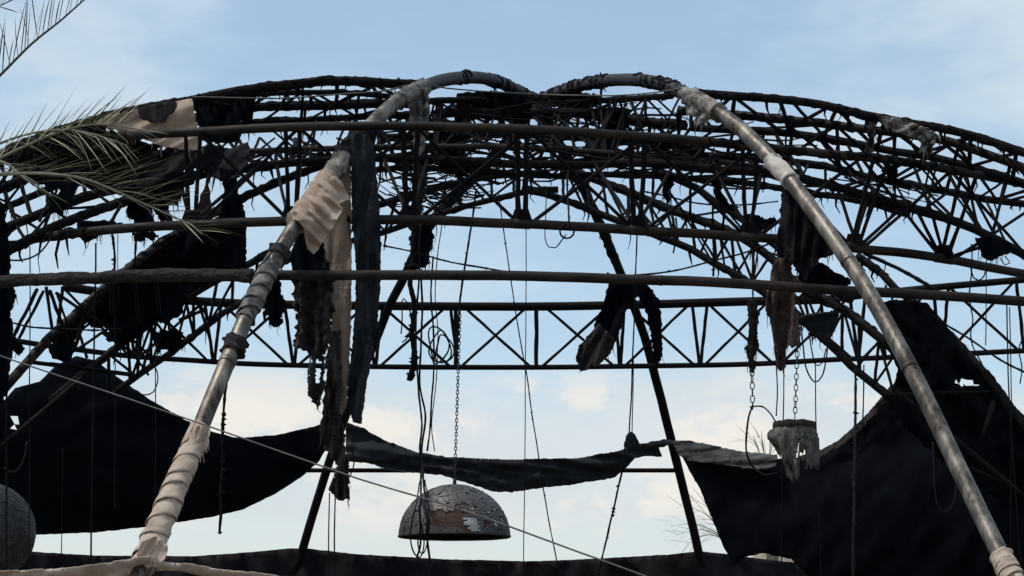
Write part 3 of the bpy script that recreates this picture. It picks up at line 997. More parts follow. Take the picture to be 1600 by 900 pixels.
# far side arches that carry black sheeting
C1 = [(-10, 628, 24.6), (14, 598, 24.8), (44, 564, 25.0), (80, 526, 25.3), (112, 498, 25.5), (144, 468, 25.7), (200, 420, 26.1), (262, 374, 26.5), (320, 340, 26.9), (380, 310, 27.3)]
lattice_arch("single charred side arch rising from left edge under black sheeting", [C1], [], widths=[15], crusts=[0.5], name="side_arch", mats=["sooty_steel"])
D1 = [(1340, 400, 26.6), (1375, 425, 26.4), (1400, 452, 26.2), (1450, 490, 26.0), (1500, 540, 25.7), (1545, 590, 25.4), (1585, 645, 25.1), (1660, 735, 24.6)]
D2 = [(1350, 396, 26.9), (1400, 418, 26.8), (1440, 440, 26.6), (1470, 458, 26.4)]
lattice_arch("charred side arch dropping to right edge under black sheeting", [D1, D2], [], widths=[13, 6], crusts=[1.2, 1.2], name="side_arch")
# loose dark tubes on the right, behind sheeting
for k, (a, b, w, lab) in enumerate([
        ((1400, 610, 25.0), (1600, 775, 24.4), 8, "slanting dark tube in front of black sheeting near right edge"),
        ((1390, 617, 25.1), (1545, 613, 25.0), 6, "level dark tube above black sheeting beside the bare leg"),
        ((1515, 730, 25.0), (1590, 765, 24.8), 4, "short slanting rod on black sheeting at right edge"),
        ((1535, 685, 24.8), (1552, 628, 25.0), 8, "short upright tube near right edge joining the slanting dark tube"),
        ((480, 735, 33.0), (1060, 735, 33.1), 7, "level tube between the two far legs behind the sagging strip"),
        ((0, 700, 25.2), (130, 590, 25.6), 9, "dark tube slanting up from left edge across black sheeting"),
        ((50, 566, 25.2), (210, 586, 25.8), 7, "short level tube under the left end of far truss")]):
    t = thing("loose_tube", lab, "tube", P(*a))
    tube("pipe", [P(*a), P(*b)], rpx(w, 0.5 * (a[2] + b[2])), "burnt_steel", t, seg=10, rn=0.04)
    crust("char_crust", [P(*a), P(*b)], rpx(w, 25), "char", t, 0.3, shards=False)

# irregular secondary braces of the roof, some bent out of line by the fire
rb = random.Random(21)


def braces(parent, chords, n, xr, r):
    for _ in range(n):
        a, b = rb.sample(chords, 2)
        x = rb.uniform(*xr)
        a2 = sorted(a)
        b2 = sorted(b)
        p = P(*interp(a2, x))
        q = P(*interp(b2, x + rb.choice((-1, 1)) * rb.uniform(8, 70)))
        if 0.35 < (p - q).length < 1.9:
            strut(parent, p, q, r * rb.uniform(0.7, 1.15), "brace")


braces(inner, [R2, R3, R4, R5, R6, R7], 90, (600, 1120), 0.017)
braces(inner, [R2, R3, R5], 26, (330, 640), 0.017)
braces(inner, [T3, T5, R3], 34, (1130, 1600), 0.018)
braces(inner, [L3, R2, R3], 22, (300, 600), 0.017)
braces(inner, [R3, B2, B1], 24, (900, 1200), 0.017)

# the crowded bracing of the lower left, traced one by one
for (x1, y1, d1, x2, y2, d2, w) in (
        (58, 452, 24.5, 22, 524, 25, 6), (68, 455, 24.6, 30, 528, 25, 5), (78, 455, 24.6, 110, 542, 25.6, 6), (88, 458, 24.7, 182, 522, 26, 5),
        (142, 468, 25.6, 116, 546, 25.6, 6), (122, 545, 25.7, 240, 466, 27, 5), (124, 520, 26, 136, 560, 26, 5), (90, 462, 24.7, 118, 545, 25.6, 4),
        (290, 470, 27.3, 302, 520, 27.3, 5), (308, 466, 27.3, 330, 536, 27.5, 5), (160, 520, 26.2, 214, 556, 27, 5), (220, 520, 26.8, 214, 590, 27, 5),
        (198, 540, 26.7, 232, 586, 27.0, 4), (244, 505, 27, 222, 580, 27, 5), (280, 500, 27.2, 320, 484, 27.4, 6), (254, 462, 26.9, 330, 420, 27.5, 5),
        (172, 430, 24.8, 174, 490, 25.2, 5), (210, 440, 25, 218, 505, 25.4, 6), (244, 440, 25, 250, 490, 25.4, 6)):
    strut(inner, P(x1, y1, d1), P(x2, y2, d2), rpx(w, 26), "brace")
# upper left: node struts between the two dark chords and the roof
for (x1, y1, x2, y2, w) in ((8, 300, 26, 348, 7), (34, 290, 50, 340, 7), (78, 312, 62, 345, 6), (130, 282, 134, 304, 6), (190, 318, 172, 350, 6), (284, 292, 298, 345, 7), (16, 330, 66, 362, 5), (90, 305, 66, 362, 5), (40, 338, 8, 372, 6)):
    strut(inner, P(x1, y1, 23.3), P(x2, y2, 23.0), rpx(w, 23), "brace")

# ================================================================== cloth on the left front leg
pA = lambda x: interp(TRA, x)


def legA(ya, yb, n=6):
    """traced points of the left leg between two picture heights"""
    out = []
    for i in range(n + 1):
        y = ya + (yb - ya) * i / n
        for a, b in zip(TRA, TRA[1:]):
            if min(a[1], b[1]) <= y <= max(a[1], b[1]) and a[0] < 670 and b[0] < 670:
                t = (y - a[1]) / (b[1] - a[1])
                out.append(tuple(a[k] + t * (b[k] - a[k]) for k in range(3)))
                break
    return out


def legB(ya, yb, n=6):
    out = []
    for i in range(n + 1):
        y = ya + (yb - ya) * i / n
        for a, b in zip(TRB, TRB[1:]):
            if min(a[1], b[1]) <= y <= max(a[1], b[1]) and a[0] > 1060 and b[0] > 1060:
                t = (y - a[1]) / (b[1] - a[1])
                out.append(tuple(a[k] + t * (b[k] - a[k]) for k in range(3)))
                break
    return out


wA = sleeve("leg_wrap", pts(*legA(668, 884, 8)), lambda u: 0.086 + 0.018 * u, "beige_wrap", "beige cloth wound round the foot of left front leg", wrinkle=0.05, pitch=0.42, slant=2.0, ends=0.02, lump_=0.08)
wind(wA, pts(*legA(666, 884, 8)), lambda u: 0.090 + 0.018 * u, 0.175, "beige_wrap", 1)
wC = sleeve("leg_wrap", pts(*legA(398, 500, 5)), lambda u: 0.081, "grey_melt", "scorched grey wrap on left leg where the straight rail crosses", wrinkle=0.05, pitch=0.22, lump_=0.1)
wind(wC, pts(*legA(400, 498, 5)), 0.085, 0.15, "grey_melt", 3)
sleeve("leg_wrap", pts(*legA(534, 552, 2)), 0.098, "charred_brown", "small dark ring of burnt cloth on left leg below the far truss", wrinkle=0.3, pitch=0.10, lump_=0.6, ends=0.04)
sleeve("leg_wrap", pts(*legA(393, 403, 2)), 0.104, "charred_brown", "narrow dark cord ring on left leg above the scorched grey wrap", wrinkle=0.2, pitch=0.05, lump_=0.3)
sleeve("leg_wrap", pts(*legA(205, 246, 4)), lambda u: 0.100, "purple_cloth", "dark cloth knotted round left leg just under the upper rail", wrinkle=0.3, pitch=0.12, slant=1.0, lump_=0.4)
sleeve("leg_wrap", pts(*legA(240, 285, 4)), 0.088, "pale_melt", "pale grey melted cloth on left leg between dark knot and tan drape", wrinkle=0.3, pitch=0.14, slant=2.0, lump_=0.4)
sleeve("leg_wrap", pts(*legA(278, 348, 5)), lambda u: 0.100 + 0.012 * u, "tan_cloth", "tan cloth lapped tightly round left leg beneath the tan drape", wrinkle=0.2, pitch=0.17, slant=1.0, lump_=0.3)
sleeve("leg_wrap", pts(*legA(136, 158, 3)), 0.083, "grey_melt", "grey melted cloth on the top end of left leg", wrinkle=0.2, pitch=0.2)

def d_drape(x, y):
    """follows the round of the pipe on top, then falls straight"""
    t = ((x - 500) * 0.82 + (y - 300) * 0.57)          # px to the lower right of the pipe axis
    base = 21.48 - (y - 300) * 0.0055 if y < 345 else 21.24
    return base - 0.15 * math.cos(max(-1.0, min(1.0, t / 34.0)) * math.pi / 2) - 0.02


cloth("draped_cloth", [(508, 278), (522, 275), (534, 284), (541, 300), (546, 311), (528, 318), (536, 327), (522, 352), (506, 378), (490, 398), (480, 388), (474, 356), (466, 346), (455, 343), (460, 332), (468, 322), (480, 302), (494, 288)],
      d_drape, "tan_cloth", "folded tan cloth draped over the middle of left front leg", ragged=1.2, cell=2.5, folds=(0.055, 23, -52), crumple=0.09, burnt=0.010)
cloth("hanging_cloth", [(531, 248), (547, 246), (549, 330), (549, 430), (548, 510), (545, 590), (540, 640), (533, 650), (526, 610), (520, 560), (518, 500), (512, 455), (507, 425), (505, 375), (516, 345), (526, 320), (528, 285)],
      lambda x, y: 21.88, "tan_strip_cloth", "long tan strip hanging from left leg between tan drape and black strip", ragged=1.6, cell=4.5, folds=(0.035, 13, 1), crumple=0.04)
cloth("hanging_cloth", [(516, 520), (545, 515), (543, 570), (534, 600), (536, 680), (544, 720), (546, 781), (528, 782), (514, 766), (521, 742), (526, 728), (512, 706), (500, 690), (504, 650), (508, 600)],
      lambda x, y: 21.78 + 0.0006 * (y - 520) + (0.22 if x > 533 and y < 650 else 0.0), "charred_bark", "bark-like charred tail hanging below the tan strip over sagging black sheeting", ragged=4.0, cell=4.0, folds=(0.12, 11, 3), crumple=0.10, burnt=0.04, fray=16)
cloth("hanging_cloth", [(548, 216), (560, 208), (576, 210), (584, 232), (591, 300), (595, 380), (595, 440), (590, 500), (580, 560), (572, 610), (565, 662), (552, 660), (545, 640), (543, 600), (550, 545), (555, 480), (557, 430), (551, 360), (549, 290)],
      lambda x, y: 21.80, "slate_cloth", "long blue-black strip hanging from the dark knot on left leg", ragged=1.6, cell=4.5, folds=(0.07, 17, 3), crumple=0.08)
cloth("hanging_cloth", [(457, 398), (480, 392), (505, 388), (521, 430), (519, 480), (516, 530), (508, 552), (504, 610), (497, 640), (489, 625), (481, 622), (478, 594), (486, 560), (472, 545), (456, 541), (462, 515), (466, 490), (458, 470), (456, 435)],
      lambda x, y: 21.72, "charred_brown", "shredded charred brown cloth hanging left of the tan strip", ragged=6.5, cell=3.6, folds=(0.06, 14, 4), crumple=0.14, holes=[[(494, 560), (502, 566), (499, 600), (493, 596)]], burnt=0.06, fray=16)
cloth("hanging_cloth", [(470, 352), (480, 380), (505, 372), (508, 395), (500, 428), (458, 432), (455, 400), (462, 370)], 21.62, "black_cloth", "black scrap hanging under the tan drape on left leg", ragged=3, cell=5, crumple=0.06, fray=14)
cloth("hanging_cloth", [(408, 436), (428, 420), (440, 436), (438, 458), (446, 470), (440, 508), (428, 512), (418, 492), (412, 500), (414, 460)], 20.95, "black_cloth", "black tatters hanging off the scorched grey wrap on left leg", ragged=4, cell=4, crumple=0.08, folds=(0.03, 12, 0), fray=14)
cloth("hanging_cloth", [(638, 158), (652, 141), (668, 136), (672, 165), (670, 200), (662, 232), (652, 250), (648, 215), (642, 190)], 22.95, "grey_melt", "grey scorched cloth hanging from the top end of left leg", ragged=2, cell=4, folds=(0.04, 12, 6), crumple=0.06, burnt=0.085, fray=16)

# ================================================================== cloth on the right front leg
sleeve("leg_wrap", pts(*legB(143, 176, 4)), lambda u: 0.084 + 0.008 * u, "pale_melt", "grey beige cloth wrapped on the top end of bare right leg", wrinkle=0.28, pitch=0.13, slant=1.0, lump_=0.4, ends=0.04)
cloth("hanging_cloth", [(1066, 150), (1090, 162), (1112, 178), (1108, 190), (1098, 192), (1088, 198), (1084, 185), (1074, 178)], lambda x, y: interp(list(reversed(TRB)), x)[2] - 0.10, "pale_melt", "torn grey flap under the wrap at top of right leg", ragged=3, cell=3.5, folds=(0.03, 10, 40), crumple=0.06, burnt=0.085, fray=16)
sleeve("leg_wrap", pts(*legB(252, 283, 4)), lambda u: 0.086 + 0.006 * u, "white_rag", "off-white ring of cloth on right leg beside the front rail", wrinkle=0.12, pitch=0.5, slant=1.0, ends=0.03)
wB = sleeve("leg_wrap", pts(*legB(868, 918, 4)), 0.088, "beige_wrap", "beige cloth wound round right leg at lower right corner", wrinkle=0.05, pitch=0.16, slant=1.0, lump_=0.08)
wind(wB, pts(*legB(866, 919, 4)), 0.092, 0.085, "beige_wrap", 2)
cloth("hanging_cloth", [(1222, 284), (1243, 288), (1258, 304), (1276, 330), (1296, 362), (1311, 388), (1300, 398), (1284, 402), (1278, 412), (1266, 420), (1258, 442), (1246, 418), (1234, 404), (1214, 408), (1213, 385), (1219, 340)],
      lambda x, y: 21.72 - 0.004 * max(0, x - 1225) * 0.5, "purple_cloth", "dark purple-black drape hanging from right leg below the off-white ring", ragged=3.2, cell=4.5, folds=(0.06, 15, 2), crumple=0.06, fray=14)
cloth("hanging_cloth", [(1212, 402), (1236, 404), (1241, 440), (1244, 480), (1250, 512), (1249, 538), (1238, 544), (1229, 536), (1227, 572), (1220, 580), (1214, 570), (1211, 535), (1204, 502), (1197, 482), (1201, 440)],
      21.7, "red_brown_cloth", "reddish brown charred strip hanging behind straight rail beside right leg", ragged=3.0, cell=4.0, folds=(0.10, 15, 2), crumple=0.07, burnt=0.03, fray=16)

# ================================================================== cloth on the lattice, left side
cloth("roof_cloth", [(146, 190), (180, 178), (230, 168), (300, 153), (304, 180), (311, 210), (314, 236), (282, 233), (252, 228), (225, 218), (196, 206), (172, 200)],
      lambda x, y: 22.95 + 0.0006 * (x - 150), "tan_cloth", "tan cloth panel with dark burn stretched on roof behind the palm leaves", ragged=2.5, cell=4.5, folds=(0.04, 22, 62), crumple=0.08, fray=14)
cloth("roof_cloth", [(214, 170), (245, 161), (277, 158), (275, 172), (264, 182), (258, 191), (236, 192), (220, 186)], lambda x, y: 22.80 + 0.0006 * (x - 150), "dark_brown_cloth", "dark brown scorched scrap lying on the tan cloth panel", ragged=2, cell=5, crumple=0.04)
cloth("roof_cloth", [(301, 152), (350, 148), (402, 147), (397, 165), (392, 188), (384, 196), (376, 186), (372, 200), (372, 222), (340, 224), (316, 220), (308, 190)], 24.1, "black_cloth", "black sheeting panel on roof next to the tan cloth panel", ragged=2.5, cell=7, crumple=0.08, folds=(0.04, 40, 30), fray=14)
cloth("hanging_cloth", [(236, 238), (270, 230), (300, 232), (335, 226), (360, 232), (388, 222), (390, 242), (382, 262), (374, 278), (346, 284), (322, 268), (300, 274), (288, 292), (282, 314), (262, 320), (244, 304), (200, 284), (194, 254)],
      23.3, "purple_cloth", "bunched purple-black cloth slung under upper rail behind the palm leaf tips", ragged=3, cell=6, folds=(0.09, 34, 55), crumple=0.12, holes=[[(288, 266), (294, 265), (293, 270)], [(300, 264), (306, 263), (304, 269)]], fray=14)
cloth("hanging_cloth", [(198, 300), (240, 296), (282, 292), (280, 322), (262, 322), (268, 345), (252, 346), (238, 326), (240, 348), (212, 350), (198, 336)], 23.5, "black_cloth", "black torn flap hanging above the lower rail at the palm leaf tips", ragged=4, cell=5, crumple=0.08, fray=14)
cloth("hanging_cloth", [(302, 348), (311, 312), (322, 285), (326, 255), (334, 258), (326, 290), (330, 318), (329, 348)], 23.4, "dark_brown_cloth", "narrow twisted black strip standing on the lower rail left of wide strip", ragged=1.5, cell=4, folds=(0.03, 10, -8))
cloth("hanging_cloth", [(342, 262), (370, 266), (372, 300), (380, 322), (385, 345), (384, 412), (366, 424), (328, 428), (328, 352), (344, 332), (350, 300)], 23.2, "black_cloth", "wide black strip hanging across the lower rail left of the left leg", ragged=3, cell=6, folds=(0.06, 18, 0), crumple=0.07, fray=14)
cloth("sheeting", [(76, 545), (114, 500), (150, 463), (200, 416), (264, 370), (330, 352), (384, 350), (385, 416), (336, 440), (294, 460), (284, 490), (262, 506), (240, 502), (216, 526), (190, 542), (166, 530), (172, 509), (150, 512), (128, 505), (118, 532), (112, 560), (98, 566), (86, 560)],
      lambda x, y: 26.3 + 0.002 * (x - 200), "black_cloth", "torn black sheeting spread under the left side arch above far truss", ragged=4, cell=8, folds=(0.10, 45, 40), crumple=0.15, fray=14)
cloth("hanging_cloth", [(236, 520), (262, 514), (286, 520), (282, 538), (270, 552), (256, 548), (246, 552), (240, 536)], 27.0, "black_cloth", "small black scrap hanging on far truss left of left leg", ragged=4, cell=4.5, crumple=0.1, fray=14)
cloth("hanging_cloth", [(-60, 290), (-20, 300), (6, 318), (12, 360), (16, 400), (14, 430), (25, 462), (17, 488), (21, 524), (40, 546), (30, 556), (20, 548), (14, 580), (15, 602), (0, 640), (-30, 660), (-60, 640)], 21.9, "black_cloth", "black ragged sheet hanging down the left edge past the lower rails", ragged=3, cell=7, folds=(0.06, 20, 0), fray=14)
cloth("hanging_cloth", [(118, 338), (140, 346), (166, 344), (192, 348), (190, 357), (156, 362), (148, 374), (134, 380), (124, 372)], 22.6, "black_cloth", "black scrap caught over the lower rail below the palm leaves", ragged=2.5, cell=5, fray=14)
cloth("hanging_cloth", [(206, 362), (240, 360), (246, 370), (238, 378), (226, 372), (214, 378), (210, 372)], 22.4, "black_cloth", "small black scrap dangling from lower rail above left side arch", ragged=4, cell=4, fray=14)
cloth("hanging_cloth", [(68, 288), (84, 284), (126, 284), (116, 306), (104, 318), (96, 338), (82, 330), (74, 312), (80, 300)], 23.0, "black_cloth", "black scrap hanging between the dark chords below the palm leaves", ragged=3.5, cell=5, holes=[[(86, 292), (92, 296), (90, 306), (85, 302)]], fray=14)
cloth("sheeting", [(20, 228), (72, 210), (150, 198), (190, 208), (236, 226), (262, 246), (262, 296), (220, 306), (160, 300), (110, 288), (60, 288), (20, 282)], lambda x, y: 24.3, "black_cloth", "black torn sheeting on the roof directly behind the palm leaves", ragged=4, cell=8, folds=(0.08, 40, 60), crumple=0.15, fray=14)

# ================================================================== large sheets round the back of the dome
def dTL(x, y):
    return 27.0 + 5.6 * max(-0.4, min(1.0, (x + 60) / 570.0)) - 0.5 * math.sin(max(0, min(1, (y - 560) / 280)) * math.pi)


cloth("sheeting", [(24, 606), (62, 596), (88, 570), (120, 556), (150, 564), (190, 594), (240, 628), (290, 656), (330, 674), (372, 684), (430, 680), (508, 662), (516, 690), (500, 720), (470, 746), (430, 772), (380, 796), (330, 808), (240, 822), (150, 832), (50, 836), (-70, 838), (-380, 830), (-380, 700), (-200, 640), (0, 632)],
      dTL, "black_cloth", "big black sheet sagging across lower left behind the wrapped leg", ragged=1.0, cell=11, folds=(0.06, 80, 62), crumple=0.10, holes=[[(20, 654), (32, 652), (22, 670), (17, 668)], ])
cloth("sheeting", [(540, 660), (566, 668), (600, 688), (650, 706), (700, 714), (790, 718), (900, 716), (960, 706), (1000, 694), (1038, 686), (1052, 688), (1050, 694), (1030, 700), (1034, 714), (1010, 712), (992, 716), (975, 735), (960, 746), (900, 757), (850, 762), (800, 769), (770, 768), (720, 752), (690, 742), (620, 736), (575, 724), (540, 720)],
      lambda x, y: 32.6 - 0.5 * math.sin(max(0, min(1, (x - 540) / 510)) * math.pi), "slate_cloth", "blue-black strip of sheeting sagging between the two far legs above domed lamp", ragged=1.2, cell=5, folds=(0.07, 12, 97), crumple=0.05)


def dTR(x, y):
    return 33.0 - 7.4 * max(0.0, min(1.4, (x - 1050) / 560.0)) - 0.4 * math.sin(max(0, min(1, (y - 690) / 250)) * math.pi)


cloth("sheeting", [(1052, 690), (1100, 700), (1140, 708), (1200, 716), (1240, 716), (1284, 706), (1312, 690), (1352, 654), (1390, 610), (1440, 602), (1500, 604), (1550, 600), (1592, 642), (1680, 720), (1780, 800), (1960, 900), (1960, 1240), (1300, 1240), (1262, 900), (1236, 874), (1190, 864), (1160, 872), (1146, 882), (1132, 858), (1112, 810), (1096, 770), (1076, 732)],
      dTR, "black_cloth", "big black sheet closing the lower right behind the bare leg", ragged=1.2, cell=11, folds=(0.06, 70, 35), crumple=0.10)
cloth("cloth_edge", [(1050, 688), (1080, 689), (1120, 697), (1150, 704), (1215, 711), (1212, 728), (1196, 734), (1150, 729), (1110, 724), (1078, 720), (1060, 710)],  # top-lit fringe of the sheet, its brightness put into a paler cloth
      lambda x, y: dTR(x, y) - 0.35 + 0.008 * (712 - y), "lit_hem_cloth", "brownish folded hem painted pale as top-lit along lower right black sheet", ragged=1.6, cell=4, folds=(0.09, 10, 86), crumple=0.05)
cloth("cloth_edge", [(1250, 712), (1284, 702), (1312, 686), (1352, 650), (1384, 612), (1392, 600), (1396, 606), (1390, 620), (1356, 662), (1316, 696), (1286, 712), (1254, 720)],
      lambda x, y: dTR(x, y) - 0.25, "dark_brown_cloth", "thin rolled hem rising along the lower right black sheet", ragged=1.2, cell=4, folds=(0.03, 5, 48), crumple=0.03)
cloth("sheeting", [(1366, 474), (1400, 468), (1446, 472), (1476, 504), (1502, 540), (1536, 572), (1562, 602), (1600, 656), (1680, 740), (1840, 880), (1840, 940), (1680, 850), (1560, 780), (1470, 720), (1398, 650), (1392, 610), (1404, 580), (1384, 540)],
      lambda x, y: 25.9 - 0.0035 * (x - 1400), "black_cloth", "black pleated sheeting fanning down from the side arch at right", ragged=2.5, cell=8, folds=(0.08, 22, -26), crumple=0.08, holes=[[(1488, 598), (1510, 592), (1536, 603), (1520, 606)]], fray=14)
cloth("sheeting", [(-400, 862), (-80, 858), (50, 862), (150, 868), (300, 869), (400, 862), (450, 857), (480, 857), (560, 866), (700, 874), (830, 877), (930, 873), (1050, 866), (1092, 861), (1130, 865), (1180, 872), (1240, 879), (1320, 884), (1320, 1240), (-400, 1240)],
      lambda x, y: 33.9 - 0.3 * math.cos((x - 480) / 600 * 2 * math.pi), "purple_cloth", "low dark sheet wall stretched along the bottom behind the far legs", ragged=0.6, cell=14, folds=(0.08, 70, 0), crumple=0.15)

# ================================================================== rags at the far legs and on the right lattice
cloth("hanging_cloth", [(948, 424), (975, 436), (1000, 434), (1018, 452), (1030, 470), (1035, 510), (1034, 562), (1022, 572), (1018, 520), (1008, 480), (996, 464), (984, 462), (974, 498), (964, 532), (950, 546), (934, 530), (928, 508), (942, 478), (950, 450)],
      31.3, "black_cloth", "black rag slung round far right leg over the far truss", ragged=3, cell=4.5, folds=(0.08, 20, 12), crumple=0.1, fray=14)
cloth("hanging_cloth", [(900, 562), (906, 540), (918, 524), (936, 506), (950, 520), (962, 530), (954, 552), (938, 568), (918, 578), (908, 580)],
      31.1, "charred_brown", "brown charred rag tip hanging in front of far truss", ragged=2, cell=3.5, folds=(0.08, 14, 28), crumple=0.05, fray=5)
cloth("hanging_cloth", [(640, 352), (656, 348), (675, 352), (678, 372), (672, 400), (668, 416), (650, 420), (642, 396)], 30.6, "black_cloth", "black burnt bundle at the bend of far left leg", ragged=4, cell=4.5, crumple=0.14, fray=14)
cloth("hanging_cloth", [(1168, 466), (1184, 468), (1186, 490), (1182, 520), (1186, 540), (1178, 560), (1182, 566), (1177, 584), (1170, 582), (1168, 560), (1165, 545), (1170, 520), (1167, 492)], 24.6, "charred_brown", "slim charred strip hanging at the right end of far truss", ragged=2.5, cell=4, crumple=0.08, folds=(0.04, 12, 0), burnt=0.06, fray=16)
cloth("hanging_cloth", [(1248, 494), (1276, 488), (1312, 486), (1308, 506), (1298, 522), (1284, 528), (1262, 512), (1248, 508)], 24.8, "slate_cloth", "grey-black rag bundled on the right lattice left of bare leg", ragged=3.5, cell=4, folds=(0.06, 9, 80), crumple=0.08, fray=14)
cloth("hanging_cloth", [(1244, 418), (1262, 400), (1286, 412), (1304, 424), (1328, 436), (1326, 448), (1290, 450), (1262, 446), (1250, 440)], 24.4, "black_cloth", "black rag lying on straight rail left of bare leg", ragged=4, cell=4.5, crumple=0.1, fray=14)
cloth("hanging_cloth", [(1524, 372), (1548, 368), (1578, 380), (1580, 396), (1560, 402), (1548, 408), (1538, 402), (1528, 388)], 23.2, "black_cloth", "black scrap hanging from thick lower chord at right edge", ragged=3, cell=4.5, crumple=0.1, fray=14)
cloth("hanging_cloth", [(1036, 270), (1050, 272), (1052, 290), (1044, 300), (1048, 312), (1042, 320), (1036, 300)], 25.0, "black_cloth", "little black tatter hanging under inner ring right of centre", ragged=3, cell=3.5, fray=14)
cloth("hanging_cloth", [(1110, 276), (1130, 272), (1128, 300), (1140, 320), (1156, 322), (1150, 330), (1126, 322), (1114, 300)], 25.2, "black_cloth", "black rag hanging under the right lattice above the lower rail", ragged=4, cell=4, fray=14)
cloth("hanging_cloth", [(1166, 334), (1184, 336), (1196, 342), (1212, 338), (1214, 350), (1198, 358), (1180, 360), (1168, 352)], 24.9, "black_cloth", "black rag beside the purple-black drape above lower rail", ragged=3.5, cell=4, fray=14)
cloth("hanging_cloth", [(1352, 186), (1372, 188), (1366, 215), (1364, 238), (1353, 238), (1356, 215)], 23.5, "charred_brown", "dark rag hanging through right arch left of the grey melted cloth", ragged=2.5, cell=4, burnt=0.06, fray=16)
cloth("hanging_cloth", [(1380, 260), (1402, 256), (1402, 285), (1394, 290), (1386, 275), (1376, 268)], 24.0, "black_cloth", "black scrap under the upper rail at right", ragged=3, cell=4, fray=14)
cloth("roof_rag", [(1368, 180), (1392, 182), (1420, 191), (1450, 200), (1468, 212), (1460, 222), (1450, 226), (1444, 240), (1436, 236), (1440, 222), (1424, 214), (1404, 208), (1384, 200)],
      22.9, "pale_melt", "grey melted netting stuck on top chord of the right arch", ragged=3, cell=3.5, folds=(0.05, 9, 60), crumple=0.07, burnt=0.085, fray=16)
cloth("hanging_cloth", [(1440, 222), (1458, 224), (1456, 238), (1448, 246), (1440, 240)], 22.95, "charred_brown", "brown tatter hanging below the grey melted netting", ragged=2.5, cell=3.5, burnt=0.06, fray=16)
for k, (x, y, w, h, d, lab) in enumerate([
        (655, 200, 20, 150, 24.6, "dark charred hanging strip behind upper rail right of the left leg"),
        (770, 146, 110, 46, 26.0, "wide black charred sheet slung under the left crown hump"),
        (700, 208, 50, 60, 25.2, "black charred scrap below upper rail right of the left leg top"),
        (900, 148, 70, 26, 26.3, "flat black charred scrap between the crown humps"),
        (722, 165, 26, 40, 25.8, "black charred scrap under the left crown hump"),
        (800, 162, 30, 34, 26.4, "black charred scrap left of the crown centre"),
        (880, 168, 24, 30, 26.5, "black charred scrap right of the crown centre"),
        (960, 170, 44, 44, 25.9, "black charred scrap under the right crown hump"),
        (940, 216, 40, 46, 25.8, "black charred scrap under upper rail right of centre"),
        (1030, 216, 34, 30, 25.4, "black charred scrap under upper rail beneath right crown")]):
    cloth("hanging_cloth", [(x - w / 2, y), (x, y - 4), (x + w / 2, y), (x + w * 0.55, y + h * 0.5), (x + w * 0.4, y + h * 0.8), (x + w * 0.1, y + h), (x - w * 0.2, y + h * 0.85), (x - w * 0.5, y + h * 0.55)],
          d, "charred_brown" if k == 0 else "black_cloth", lab, ragged=4, cell=5, crumple=0.12, folds=(0.05, 14, 5), burnt=0.06, fray=16)

# pale canopy edge that spreads from the foot of the left leg
cloth("canopy_cloth", [(238, 868), (200, 874), (160, 881), (110, 887), (40, 891), (-60, 895), (-300, 905), (-300, 990), (60, 950), (150, 925), (200, 905), (225, 900)], lambda x, y: 18.72 - 0.0015 * (238 - x) + 0.006 * (y - 880), "beige_wrap", "pale canopy edge spreading left from foot of the wrapped leg", ragged=1.0, cell=6, folds=(0.04, 15, 76), crumple=0.04)
cloth("canopy_cloth", [(238, 870), (260, 878), (300, 882), (340, 889), (380, 893), (430, 899), (480, 908), (480, 930), (400, 916), (330, 904), (280, 892), (246, 892)], lambda x, y: 18.72 - 0.0012 * (x - 238) + 0.006 * (y - 880), "beige_wrap", "pale canopy edge spreading right from foot of the wrapped leg", ragged=1.0, cell=6, folds=(0.04, 13, 100), crumple=0.04)

cloth("hanging_cloth", [(306, 666), (318, 664), (327, 672), (326, 690), (320, 704), (313, 716), (310, 700), (305, 690)], 19.55, "beige_wrap", "loose frayed end of beige wrap at top of the wound cloth on left leg", ragged=2.0, cell=2.6, folds=(0.03, 8, 20), crumple=0.04, fray=18)
cloth("hanging_cloth", [(222, 846), (244, 838), (262, 852), (258, 872), (246, 884), (232, 888), (218, 880), (214, 866)], 18.72, "beige_wrap", "knot of pale cloth where canopy edges meet the wrapped leg foot", ragged=1.4, cell=2.8, folds=(0.03, 9, 30), crumple=0.05)

# ================================================================== lamps
def chain(label, top_, bottom, link_len, wire, group=None):
    """a hanging chain of oval links, each link a part"""
    t = thing("chain", label, "chain", bottom, group)
    bm = bmesh.new()
    path = []
    n = 14
    for i in range(n):
        th = 2 * math.pi * i / n
        path.append(Vector((math.cos(th) * link_len * 0.30, 0, math.copysign(abs(math.sin(th)) ** 0.8, math.sin(th)) * link_len * 0.56)))
    rings = []
    for i in range(n):
        tn = (path[(i + 1) % n] - path[i - 1]).normalized()
        a = Vector((0, 1, 0))
        b = tn.cross(a)
        rings.append([bm.verts.new(path[i] + (a * math.cos(k * math.pi * 2 / 5) + b * math.sin(k * math.pi * 2 / 5)) * wire) for k in range(5)])
    for i in range(n):
        A, B = rings[i], rings[(i + 1) % n]
        for k in range(5):
            bm.faces.new((A[k], A[(k + 1) % 5], B[(k + 1) % 5], B[k]))
    me = bpy.data.meshes.new("link")
    bm.to_mesh(me)
    bm.free()
    for p in me.polygons:
        p.use_smooth = True
    me.materials.append(MATS["chain_steel"])
    d = top_ - bottom
    m = int(d.length / (link_len * 0.86))
    q = d.to_track_quat('Z', 'Y').to_matrix().to_4x4()
    for i in range(m + 1):
        o = bpy.data.objects.new("link", me)
        link(o, t)
        o.matrix_local = Matrix.Translation(d * (i / m)) @ q @ Matrix.Rotation(math.radians(90 * (i % 2) + random.uniform(-18, 18)), 4, 'Z')
    return t


